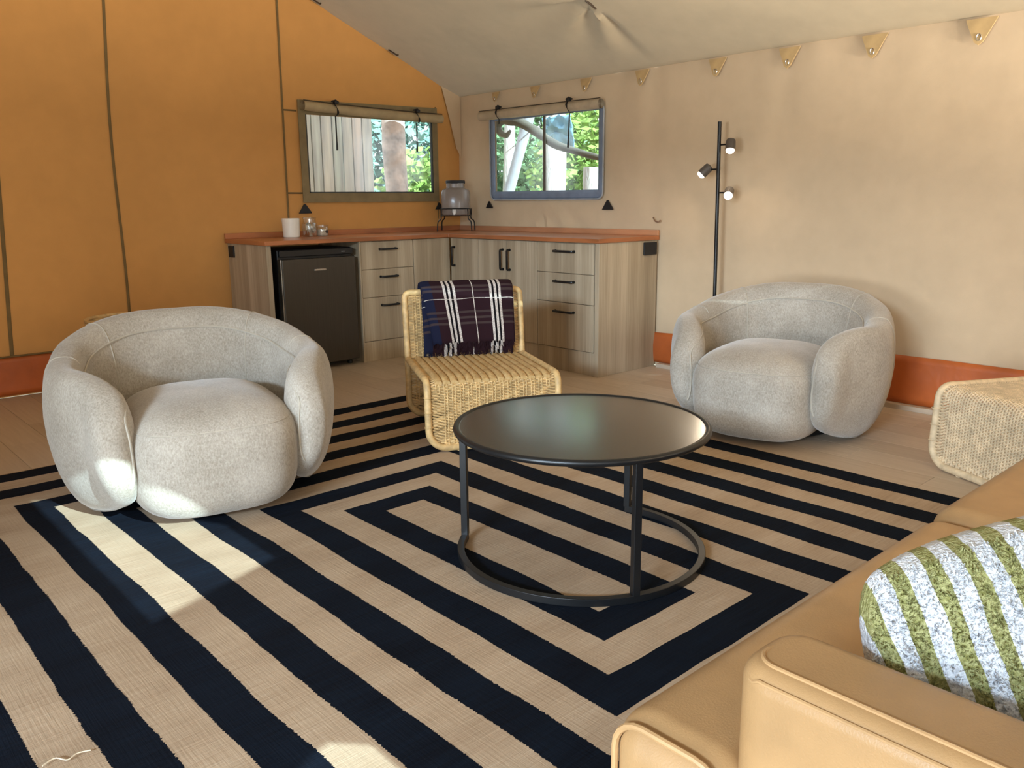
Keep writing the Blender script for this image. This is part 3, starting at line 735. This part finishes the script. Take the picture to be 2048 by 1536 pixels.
# ---------------------------------------------------------------- rattan chair and rattan footstool
def weave_rows(m, P, N, half, stakes, pitch, wid=.0031, th=.0021, amp=.0042):
    """strands across a sheet whose centre line is the polyline P (y,z) with normals N; half(s) = half width"""
    row = 0; acc = 0
    for i in range(len(P)-1):
        seg = math.hypot(P[i+1][0]-P[i][0], P[i+1][1]-P[i][1]); pos = pitch-acc if acc else 0
        while pos < seg:
            q = pos/seg; yy = P[i][0]+(P[i+1][0]-P[i][0])*q; zz = P[i][1]+(P[i+1][1]-P[i][1])*q
            ny, nz_ = N[i]; h = half(yy, zz); pts = []
            xs = [x for x in stakes if abs(x) < h]; xs = [-h]+xs+[h]
            for k, x in enumerate(xs):
                o = amp*(1 if (k+row) % 2 else -1)
                pts.append((x, yy+ny*o, zz+nz_*o))
                if k < len(xs)-1:
                    mid = (x+xs[k+1])/2; pts.append((mid, yy, zz))
            ty, tz = (P[i+1][0]-P[i][0])/seg, (P[i+1][1]-P[i][1])/seg
            # flat four-sided strand
            vs = []
            for (x, b, c_) in pts: vs += [(x, b+ty*wid, c_+tz*wid), (x, b+ny*th, c_+nz_*th), (x, b-ty*wid, c_-tz*wid), (x, b-ny*th, c_-nz_*th)]
            n = len(pts); fs = [(a_*4+e, a_*4+(e+1) % 4, (a_+1)*4+(e+1) % 4, (a_+1)*4+e) for a_ in range(n-1) for e in range(4)]
            m.add(vs, fs); row += 1; pos += pitch
        acc = seg-(pos-pitch)
def normals(P):
    N = []
    for a_, b_ in zip(P[:-1], P[1:]):
        d = Vector((b_[0]-a_[0], b_[1]-a_[1])).normalized(); N.append((-d.y, d.x))
    return N
def bend(P, r, k=5):
    """round the inner corners of a 2D polyline"""
    out = [P[0]]
    for i in range(1, len(P)-1):
        a_, b_, c_ = Vector(P[i-1]), Vector(P[i]), Vector(P[i+1]); u = (a_-b_).normalized(); v = (c_-b_).normalized()
        s_, e_ = b_+u*r, b_+v*r
        for j in range(k+1):
            t = j/k; q = s_*(1-t)**2+b_*2*t*(1-t)+e_*t*t; out.append((q.x, q.y))
    out.append(P[-1]); return out
def stake_set(W, n):
    st = []
    for k in range(n):
        x = -W+2*W*(k+.5)/n; st += [x-.0075, x+.0075]
    return st
def rattan_seat(name, loc, rz, mat, W, yf, yr, zs, zb, label, cat, nst, ribs, pitch):
    root = empty(name, loc, rz, label=label, cat=cat)
    rc = .085                                # lower corner radius of the standing panels
    def half(yy, zz):
        if zz > rc+.02: return W-.016
        q = (rc+.02-zz)/rc; return W-.016-rc*(1-math.sqrt(max(0, 1-min(1, q)**2)))
    st = stake_set(W-.03, nst)
    # seat + front sheet
    S_ = bend([(yr-.01, zs-.012), (yf+.005, zs), (yf-.005, .03)], .055, 6); NS = normals(S_)
    m = MB(); weave_rows(m, S_, NS, half, st, pitch)
    for x in st: m.tube([(x, a_, b_) for a_, b_ in S_ if half(a_, b_) > abs(x)-.0], .0034, 4)
    tag(m.build('seat_weave', mat, root, recalc=False), 'close woven cane of seat and front', kind='stuff')
    # standing rear panel (and backrest above it)
    top = zb if zb else zs-.03; lean = .045 if zb else 0
    B_ = [(yr+lean*max(0, z-zs)/.35, z) for z in [top-(top-.03)*k/14 for k in range(15)]]; NB_ = normals(B_)
    m = MB(); weave_rows(m, B_, NB_, half, st, pitch)
    for x in st: m.tube([(x, a_, b_) for a_, b_ in B_ if half(a_, b_) > abs(x)-.0], .0034, 4)
    tag(m.build('back_weave', mat, root, recalc=False), 'close woven cane of the upright rear panel', kind='stuff')
    # wrapped frame poles
    R = .0165
    side = bend([(yr-.005, zs-.010), (yf+.004, zs), (yf-.006, .018)], .06, 7)
    fp = [(-W, a_, b_) for a_, b_ in side if b_ > rc+.018]
    arc = [(-W+rc-rc*math.cos(t), yf-.006, .018+rc-rc*math.sin(t)) for t in [PI/2*k/7 for k in range(8)]]
    left = fp+arc; right = [(-x, a_, b_) for x, a_, b_ in reversed(left)]
    MB().tube(left+right, R, 10).build('front_frame', mat, root)
    yb = lambda z: yr+lean*max(0, z-zs)/.35
    rt = .03
    loop = []
    loop += [(-W+rt-rt*math.cos(t), yb(top), top-rt+rt*math.sin(t)) for t in [PI/2*k/4 for k in range(5)]]
    loop += [(W-rt+rt*math.sin(t), yb(top), top-rt+rt*math.cos(t)) for t in [PI/2*k/4 for k in range(5)]]
    loop += [(W, yb(zs), zs), (W, yr, .018+rc)]
    loop += [(W-rc+rc*math.cos(t), yr, .018+rc-rc*math.sin(t)) for t in [PI/2*k/7 for k in range(1, 8)]]
    loop += [(-W+rc-rc*math.sin(t), yr, .018+rc-rc*math.cos(t)) for t in [PI/2*k/7 for k in range(8)]]
    loop += [(-W, yr, zs-.05), (-W, yb(zs), zs)]
    MB().tube(loop, R, 10, closed=True).build('back_frame', mat, root)
    # cane windings on the frame
    for k in range(3):
        z = .12+.07*k; MB().tube([(-W+.0185*math.cos(t), yf-.004+.0185*math.sin(t), z) for t in [2*PI*j/12 for j in range(12)]], .0025, 5, closed=True).build('winding', mat, root)
    for x in (-W*.55, W*.55):
        MB().lathe([(.010, 0), (.012, .004), (.010, .012)], 10, (x, yf-.006, -.006+.006)).build('glide', mat, root)
    for k in range(ribs):
        x = -W+.035+(2*W-.07)*(k+.5)/ribs
        P = [(x, a_+n_[0]*-.0, b_+.0045) for (a_, b_), n_ in zip(S_[:9], NS) if True]
        ys = [yr-.012-(yr-yf-.05)*j/10 for j in range(11)]
        pts = [(x, yy, zs-.0045+.012*(yr-yy)/(yr-yf)-(.006 if j == 10 else 0)-.004) for j, yy in enumerate(ys)]
        pts.append((x, yf+.012, zs-.012))
        MB().tube(pts, [(2*W-.07)/ribs*.49]*len(pts), 10, r2=.013, up=(0, 0, 1)).build('rib', mat, root)
    return root
CH = (-1.985, -2.585, .009); CR = math.radians(-27.6)
def rattan_chair():
    m = Mat('ribbed_rattan', .55); x, y, z = m.xyz()
    w = (y*520).sin()*.5+.5; n = m.noise(22, (3, 1, 1)); n2 = m.noise(60, (1, 6, 1))
    m.color(m.ramp(n*.6+n2*.3+w*.12, [(.3, (.31, .18, .065)), (.5, (.50, .32, .13)), (.72, (.66, .47, .23))])); m.bump(w, .35, .0015)
    MT['ribrattan'] = m.m
    r = rattan_seat('rattan_chair', CH, CR, MT['rattan'], .313, -.335, .315, .332, .668, 'low honey rattan chair with a plaid throw over its back', 'chair', 15, 15, .0078)
    for o in r.children:
        if o.name.startswith('rib'): o.data.materials[0] = MT['ribrattan']
    return r
rattan_chair()
rattan_seat('rattan_footstool', (-.804, -4.843, 0), math.radians(-115), MT['rattan2'], .34, -.32, .29, .355, 0, 'pale woven rattan footstool at the right edge, beside the terracotta skirting', 'footstool', 22, 0, .0066)

# plaid throw folded over the chair back
th = empty('plaid_throw', CH, CR, label='dark plum plaid throw with fringe, folded over the rattan chair back', cat='throw')
def drape(x0, x1, zend, off, name, v0, seed, skew=0):
    YB = .315+.045; top = .668+.018+off
    prof = [(YB+.026+off, .50), (YB+.028+off, .62), (YB+.022+off, .69), (YB+.006, top+.010), (YB-.014, top+.009), (YB-.028-off, top-.008), (YB-.040-off, .66), (YB-.058-off, .56), (YB-.072-off, .48), (YB-.082-off, zend)]
    cur = catmull([(0, a_, b_) for a_, b_ in prof], 5); cum = [0]
    for a_, b_ in zip(cur[:-1], cur[1:]): cum.append(cum[-1]+(b_-a_).length)
    sfront = cum[22]; m = MB(); nu, nv = 40, len(cur); m.uv = []; ends = []
    for i in range(nu):
        a_ = i/(nu-1)
        for j, p in enumerate(cur):
            hang = max(0, (cum[j]-sfront)/.33)
            x = x0+(x1-x0)*a_+skew*hang*(1-a_)
            rip = .006*math.sin(a_*19+seed)*hang+.005*nz(a_*7, hang*2, seed)*min(1, hang*2)
            e = .016*math.exp(-min(a_, 1-a_)*40)
            m.v.append((x, p.y-rip+e*.3, p.z+.004*nz(a_*5, j*.2, seed)-(.012 if j == nv-1 and (i*7) % 3 == 0 else 0)-e*.4))
            m.uv.append((x-skew*hang*(1-a_), cum[j]-sfront+v0))
        ends.append(m.v[-1])
    for i in range(nu-1):
        for j in range(nv-1): m.f.append((i*nv+j, (i+1)*nv+j, (i+1)*nv+j+1, i*nv+j+1))
    o = m.build(name, 'plaid', th, recalc=False, solid=.007); return ends
e1 = drape(-.232, .25, .356, .010, 'lower_layer', -.02, 2)
e2 = drape(-.235, .262, .408, .022, 'upper_layer', 0, 5, .055)
m = MB(); m.uv = []
def fringe(ends, L, n):
    for k in range(n):
        a_ = random.random()*(len(ends)-1); i = int(a_); p = Vector(ends[i]).lerp(Vector(ends[min(i+1, len(ends)-1)]), a_-i)
        c0 = len(m.v); m.tube([p+Vector((0, .002, .006)), p+Vector((random.uniform(-.003, .003), -.002, -L*.5)), p+Vector((random.uniform(-.007, .007), -.001, -L*random.uniform(.7, 1.1)))], [.0017, .0015, .0008], 4)
        m.uv += [(p.x-(.05 if p.x < -.2 else .0), .30)]*(len(m.v)-c0)
fringe(e2, .035, 230); fringe(e1, .020, 260)
tag(m.build('fringe', 'plaid', th, recalc=False), 'short twisted fringe', kind='stuff')

# ---------------------------------------------------------------- round coffee table
TC = Vector((-2.712, -3.965, .0085)); TR, TH = .402, .434
ct = empty('coffee_table', TC, label='round black metal coffee table with an open ring base on the rug', cat='coffee table')
MB().lathe([(.02, TH-.006), (TR-.012, TH-.006), (TR-.004, TH-.004), (TR-.006, TH), (TR-.012, TH+.0005), (.02, TH+.0005)], 96).build('top', 'tabletop', ct, ang=60)
MB().tube([(TR*math.cos(a_), TR*math.sin(a_), TH-.006) for a_ in [2*PI*k/96 for k in range(96)]], .0105, 10, closed=True).build('rim', 'blackmetal', ct)
RR = TR-.006
legs = [math.atan2(-3.635-TC.y, -2.945-TC.x), math.atan2(-4.330-TC.y, -2.87-TC.x), math.atan2(-3.842-TC.y, -2.305-TC.x)]
def ringarc(a0, a1, n=70):
    m = MB(); vs = []; fs = []
    for k in range(n+1):
        a_ = a0+(a1-a0)*k/n
        for r_, z in ((RR-.011, 0), (RR+.011, 0), (RR+.011, .024), (RR-.011, .024)): vs.append((r_*math.cos(a_), r_*math.sin(a_), z))
    for k in range(n):
        for e in range(4): fs.append((k*4+e, k*4+(e+1) % 4, (k+1)*4+(e+1) % 4, (k+1)*4+e))
    fs += [(3, 2, 1, 0), (n*4, n*4+1, n*4+2, n*4+3)]; return m.add(vs, fs)
a0, a1, a2 = legs
while a1 < a0: a1 += 2*PI
while a2 < a1: a2 += 2*PI
ringarc(a0-.02, a2+.02).build('base_ring', 'blackmetal', ct, bevel=.002, ang=30)
for a_ in legs:
    o = MB().box((-.0115, -.0115, .02), (.0115, .0115, TH-.010)).build('leg', 'blackmetal', ct, bevel=.002, loc=(RR*math.cos(a_), RR*math.sin(a_), 0)); o.rotation_euler = (0, 0, a_)

# ---------------------------------------------------------------- floor lamp
LP = Vector((-.13, -2.712, 0))
la = empty('floor_lamp', LP, label='slim black floor lamp with three lit spotlights behind the right tub chair', cat='floor lamp')
MB().lathe([(.115, 0), (.12, .004), (.12, .014), (.10, .02), (.014, .024)], 36).build('base', 'blackmetal', la)
MB().tube([(0, 0, .02), (0, .012, .8), (0, .024, 1.598)], .0115, 12).build('pole', 'blackmetal', la)
for nm_, z, sd, tip in (('a', 1.462, -1, (-.45, -.25, -1)), ('b', 1.318, 1, (-.55, .75, -.9)), ('c', 1.178, -1, (-.85, -.42, -.55))):
    yp = .024*(z/1.6)
    sp_ = empty('spotlight', (0, yp, z)); sp_.parent = la
    del_keys = [k for k in sp_.keys()]
    MB().tube([(0, 0, 0), (0, sd*.075, 0)], .005, 8).build('arm', 'blackmetal', sp_)
    d = Vector(tip).normalized(); c0 = Vector((0, sd*.082, .004))
    q = d.to_track_quat('Z', 'Y')
    h = MB().lathe([(.012, -.028), (.026, -.022), (.029, -.012), (.030, .045), (.027, .046), (.026, .0)], 24).build('shade', simple('lamp_shade_grey', (.10, .085, .075), .45, metal=.3), sp_, loc=c0); h.rotation_mode = 'QUATERNION'; h.rotation_quaternion = q
    b = MB().lathe([(.008, .0), (.022, .016), (.027, .036), (.022, .056), (.010, .064)], 20).build('bulb', 'glow', sp_, loc=c0); b.rotation_mode = 'QUATERNION'; b.rotation_quaternion = q
    lw = LP+Vector((0, yp, z))+c0+d*.085
    lamp('spot_glow', 'SPOT', lw, 3.0, (1, .82, .6), lw+d, spot_size=2.6, spot_blend=.8, shadow_soft_size=.025)

# ---------------------------------------------------------------- tan leather sofa
sf = empty('leather_sofa', (-2.62, -5.5, .0095), label='tan leather sofa with piped arm in the right foreground', cat='sofa')
def L(x, yy, z=0): return (x+2.62, yy+5.5, z)
SXL, SXR, SF = -3.785, -1.43, -5.012
def pr(name, poly, z0, z1, bev, mat='leather', crown=0):
    o = MB().prism([(p[0]+2.62, p[1]+5.5) for p in poly], z0, z1).build(name, mat, sf, bevel=bev, seg=7, ang=70); return o
pr('base', [(-3.79, -5.08), (-1.46, -5.08), (-1.46, -5.98), (-3.79, -5.98)], .09, .235, .02)
def cushion(poly, z0, z1, r):
    o = pr('seat_cushion', poly, z0, z1, r); return o
cushion([(SXL, SF), (-2.628, SF), (-2.628, -5.76), (-3.60, -5.76), (-3.60, -5.225), (SXL, -5.225)], .20, .405, .06)
cushion([(-2.616, SF+.006), (SXR, SF+.006), (SXR, -5.225), (-1.63, -5.225), (-1.63, -5.76), (-2.616, -5.76)], .20, .41, .06)
def armpoly(x0, x1, y0, y1, r, i=0):
    return [(x0+i, y0), (x1-i, y0)]+[(x1-r+(r-i)*math.cos(t), y1-r+(r-i)*math.sin(t)) for t in [PI/2*k/6 for k in range(7)]]+[(x0+r-(r-i)*math.sin(t), y1-r+(r-i)*math.cos(t)) for t in [PI/2*k/6 for k in range(7)]]
AX0, AX1, AY1, AZ = -3.757, -3.607, -5.198, .556
pr('arm', armpoly(AX0, AX1, -5.99, AY1, .055), .10, AZ, .032)
pr('arm', armpoly(-1.618, -1.468, -5.99, AY1, .055), .10, AZ, .032)
pr('backrest', [(-3.60, -5.78), (-1.63, -5.78), (-1.63, -6.02), (-3.60, -6.02)], .12, .74, .06)
# piping: round the end face of the seat cushion and along the outer top edge of the arm
e = [(p[0], p[1]) for p in rrect(.205, .20, .055)]
MB().tube([L(SXL+.012, -5.121+px_*.93, .303+pz_*.93) for px_, pz_ in e], .0055, 8, closed=True).build('piping', 'leather_pipe', sf)
for ins, dz, stop in ((.0035, -.0165, 5), (.024, -.0005, 10)):
    P = armpoly(AX0, AX1, -5.99, AY1, .055, ins)[9:]
    pts = [L(x, y_, AZ+dz) for x, y_ in reversed(P[-stop if stop < 7 else 0:])] if False else None
    outer = [(AX0+ins, -5.97+(-5.97-AY1+.055)*-k/18) for k in range(19)]
    outer += [(AX0+.055-(.055-ins)*math.cos(t), AY1-.055+(.055-ins)*math.sin(t)) for t in [PI/2*k/8 for k in range(1, 9 if ins > .01 else 4)]]
    if ins > .01: outer += [(AX0+.055+.03*k, AY1-ins-.002*k) for k in range(1, 3)]
    MB().tube([L(x, y_, AZ+dz-(.006 if k > len(outer)-3 else 0)) for k, (x, y_) in enumerate(outer)], .0030, 7).build('piping', 'leather_pipe', sf)
for xx in (-3.70, -1.54):
    for yy in (-5.14, -5.9): MB().lathe([(.018, .0), (.022, .006), (.028, .095)], 14, L(xx, yy, 0)).build('leg', 'black', sf)

# striped terry cushion
def pillow(loc, nrm, roll_, size, hgt, thick, label):
    n = Vector(nrm).normalized(); u = Vector((0, 0, 1)).cross(n).normalized(); v = n.cross(u)
    ur = u*math.cos(roll_)+v*math.sin(roll_); vr = -u*math.sin(roll_)+v*math.cos(roll_)
    m = MB(); N = 84; H = size/2; H2 = hgt/2
    for sgn in (1, -1):
        def f(a, b):
            x, yy = 2*a-1, 2*b-1
            px_ = x*H*math.sqrt(1-.30*yy*yy*(.4+.6*abs(yy))); py_ = yy*H2*math.sqrt(1-.30*x*x*(.4+.6*abs(x)))
            q = max(0, (1-x**4))**.5*max(0, (1-yy**4))**.5
            z = thick*.5*q**.8
            if sgn > 0: z += .010*nz(px_*9, py_*9, 1)*q+.020*math.exp(-((px_+.17)/.035)**2-((py_-.06)/.09)**2)*-1+.016*math.exp(-((px_+.20)/.02)**2-((py_+.01)/.08)**2)
            z += (.0035*nz(px_*120, py_*120, 3)+.0025*nz(px_*260, py_*260, 4)) if q > .0 else 0
            return (px_, py_, sgn*z)
        m.grid(f, N, N)
    o = m.build('striped_cushion', 'terry', ang=180); tag(o, label, 'cushion')
    rnd = random.Random(5); pm = MB()
    for k in range(17000):
        vi = rnd.randrange(N*N); p = Vector(m.v[vi]); i_, j_ = divmod(vi, N)
        if not (1 < i_ < N-2 and 1 < j_ < N-2): continue
        nn = (Vector(m.v[vi+N])-Vector(m.v[vi-N])).cross(Vector(m.v[vi+1])-Vector(m.v[vi-1])).normalized()
        p = p+Vector((rnd.uniform(-.003, .003), rnd.uniform(-.003, .003), 0)); d = (nn+Vector((rnd.gauss(0, .6), rnd.gauss(0, .6), rnd.gauss(0, .6)))).normalized()*rnd.uniform(.004, .0085)
        e = d.orthogonal().normalized()*.0014; e.rotate(Matrix.Rotation(rnd.uniform(0, 6.28), 3, d.normalized()))
        pm.add([p-e-nn*.002, p+e-nn*.002, p+d+e*.6, p+d-e*.6], [(0, 1, 2, 3)])
    tag(pm.build('pile', 'terry', o, False, recalc=False), 'fluffy terry loops', kind='stuff')
    M4 = Matrix((( ur.x, vr.x, n.x, loc[0]), (ur.y, vr.y, n.y, loc[1]), (ur.z, vr.z, n.z, loc[2]), (0, 0, 0, 1))); o.matrix_world = M4
    return o
pillow((-3.40, -5.475, .548), (-.82, -.58, .24), math.radians(19), .48, .36, .20, 'white and olive green striped terry cushion on the leather sofa')

# ---------------------------------------------------------------- wicker basket behind the left tub chair
bk = empty('wicker_basket', (-3.06, -.75, 0), label='wicker basket rim showing behind the left tub chair', cat='basket')
m = MB()
for k in range(26):
    z = .012+.475*k/26; r_ = .15+.06*(z/.48); m.tube([(r_*math.cos(a_)*(1+.012*(-1)**(j+k)), r_*math.sin(a_)*(1+.012*(-1)**(j+k)), z) for j, a_ in enumerate([2*PI*j/30 for j in range(30)])], .0085, 5, closed=True)
tag(m.build('weave', 'rattan', bk, recalc=False), kind='stuff')
for z in (.49, .508): MB().tube([(.214*math.cos(a_), .214*math.sin(a_), z) for a_ in [2*PI*j/36 for j in range(36)]], .011, 8, closed=True).build('rim', 'rattan', bk)
MB().lathe([(.14, .004), (.14, .012)], 24).build('bottom', 'rattan', bk)

# ---------------------------------------------------------------- outside the windows
gr = MB().box((-9, -10, -.4), (14, 14, -.2)).build('ground', 'soil', smooth=False); tag(gr, kind='structure')
# weathered board fence past the ochre wall
fe = empty('board_fence', (-.8, .50, -.2), label='weathered vertical board fence seen through the left window', cat='fence')
random.seed(11)
xx = -1.30
while xx < -.56:
    w = random.choice((.085, .095, .10)); rv = random.uniform(.8, 1.12)
    MB().box((xx+.8, -.011+random.uniform(-.006, .006), 0), (xx+.8+w-.009, .011, 2.6)).build('board', simple('weathered_board_%d' % int(xx*100), tuple(q*rv for q in (.70, .86, .97)), .85, var=.3, scale=2, sc=(10, 10, .7), bump=.5, bscale=20), fe, bevel=.003)
    xx += w
MB().box((-.5, .018, .0), (.235, .03, 2.55)).build('gap_backing', simple('dark_backing', (.10, .10, .09), .9), fe)  # added dark sheet so the gaps between boards read dark
for z in (.5, 2.0): MB().box((-.5, .032, z), (.235, .07, z+.09)).build('rail', 'strut', fe, bevel=.003)
def tree(name, p0, p1, r0_, r1_, mat, label, cat='tree', wob=.04):
    p0, p1 = Vector(p0), Vector(p1); pts = []; rs = []
    for k in range(14):
        t = k/13; pts.append(p0.lerp(p1, t)+Vector((wob*nz(t*3, p0.x*5), wob*nz(t*3, p0.y*5+3), 0))); rs.append((r0_+(r1_-r0_)*t)*(1+.10*nz(t*9, p0.x*3, 1)))
    root = empty(name, p0, label=label, cat=cat)
    MB().tube([p-p0 for p in pts], rs, 14).build('trunk', mat, root); return root
def shrub(name, c, rad, n, leaf, mat, label, seed):
    random.seed(seed); m = MB(); c = Vector(c)
    for k in range(n):
        a_ = random.uniform(0, 2*PI); w = random.uniform(-1, 1); q = random.random()**.4; s_ = math.sqrt(1-w*w)
        p = Vector((rad[0]*q*s_*math.cos(a_), rad[1]*q*s_*math.sin(a_), rad[2]*q*w)); l = leaf*random.uniform(.6, 1.3)
        d = Vector((random.gauss(0, 1), random.gauss(0, 1), random.gauss(0, .8))).normalized(); e_ = d.orthogonal().normalized()*l*.36
        m.add([p, p+d*l*.5+e_, p+d*l, p+d*l*.5-e_], [(0, 1, 2, 3)])
    root = empty(name, (c.x, c.y, -.2), label=label, cat='shrub', group='garden shrubs outside the windows')
    o = m.build('foliage', mat, root, False, recalc=False, loc=(0, 0, c.z+.2)); tag(o, kind='stuff')
    MB().tube([(0, 0, 0), (.03, .02, (c.z+.2)*.5), (0, 0, c.z+.2)], [.03, .025, .015], 7).build('stem', 'bark', root)
tree('tree', (-.22, .66, -.2), (-.17, .68, 3.2), .105, .10, 'bark2', 'thick flaky-barked tree at the right end of the board fence', wob=.05)
shrub('shrub', (.86, 1.75, .95), (.55, .45, .75), 2400, .10, 'leaf1', 'bright yellow-green shrub at the lower right of the left window', 21)
shrub('shrub', (1.7, 3.9, 1.7), (1.7, 1.1, 2.1), 6500, .15, 'leaf3', 'bluish green bush behind the flaky tree outside the left window', 22)
# beyond the side window
tree('gum_tree', (1.4, 1.02, -.2), (1.42, .83, 3.2), .065, .055, 'bark', 'slim white gum trunk at the left of the blue-edged window')
tree('gum_tree', (1.7, .50, -.2), (1.72, .60, 3.6), .125, .115, 'bark', 'broad white gum trunk in the middle of the blue-edged window')
tree('gum_tree', (1.35, -.38, -.2), (1.36, -.31, 1.44), .115, .085, 'bark', 'cut white gum stump at the right of the blue-edged window')
tree('tent_pole', (.75, .80, -.2), (.75, -.40, 2.63), .052, .052, 'pole', 'leaning grey tent pole outside the blue-edged window', 'pole', 0)
shrub('shrub', (3.4, 3.3, 1.0), (.8, .9, 1.3), 4200, .12, 'leaf2', 'green bush at the left behind the gum trunks', 31)
shrub('shrub', (3.3, 1.45, 1.1), (.8, .85, 1.4), 5200, .12, 'leaf1', 'bright green bush at the right behind the gum trunks', 32)
shrub('shrub', (6.6, 5.3, 2.2), (1.6, 3.2, 2.6), 9000, .2, 'leaf2', 'tall green thicket far behind the gum trunks', 33)
fp_ = catmull([(.15, -.49, 1.70), (.15, -.44, 1.665), (.15, -.37, 1.69), (.15, -.335, 1.745), (.15, -.40, 1.79), (.15, -.49, 1.775), (.15, -.61, 1.755), (.15, -.81, 1.665), (.15, -1.00, 1.567), (.14, -1.22, 1.505), (.12, -1.50, 1.44), (.10, -1.75, 1.39)], 6)
n = len(fp_)
fo = empty('rolled_flap', (.02, -.42, 1.79), label='twisted grey canvas flap drooping outside the blue-edged window', cat='flap')
MB().tube([p-Vector((.02, -.42, 1.79)) for p in fp_], [.012+.026*math.sin(PI*min(1, k/n*1.03))**.8+.005*nz(k*.3, 2) for k in range(n)], 10).build('canvas', 'flap', fo)
MB().tube([(0, 0, .02), (.06, 0, .03), (.13, .0, .0)], .006, 6).build('hanging_strap', 'black', fo)
def bl(a, b): return (.5+.05*nz(a*4, b*4)+.05*b, -.50-.34*a, 1.82-.17*b-.10*a*b+.03*nz(a*6, b*5, 2))
bt = empty('blue_tarp', (.5, -.6, 1.8), label='pale blue tarpaulin bundled outside at the top of the blue-edged window', cat='tarpaulin')
m = MB().grid(bl, 16, 12); m.v = [(x-.5, y_+.6, z-1.8) for x, y_, z in m.v]; m.build('sheet', 'bluetarp', bt, recalc=False, solid=.004)
MB().tube([(0, .05, 0), (.6, .6, .15), (1.2, 1.15, .2)], .006, 6).build('rope', 'strut', bt)
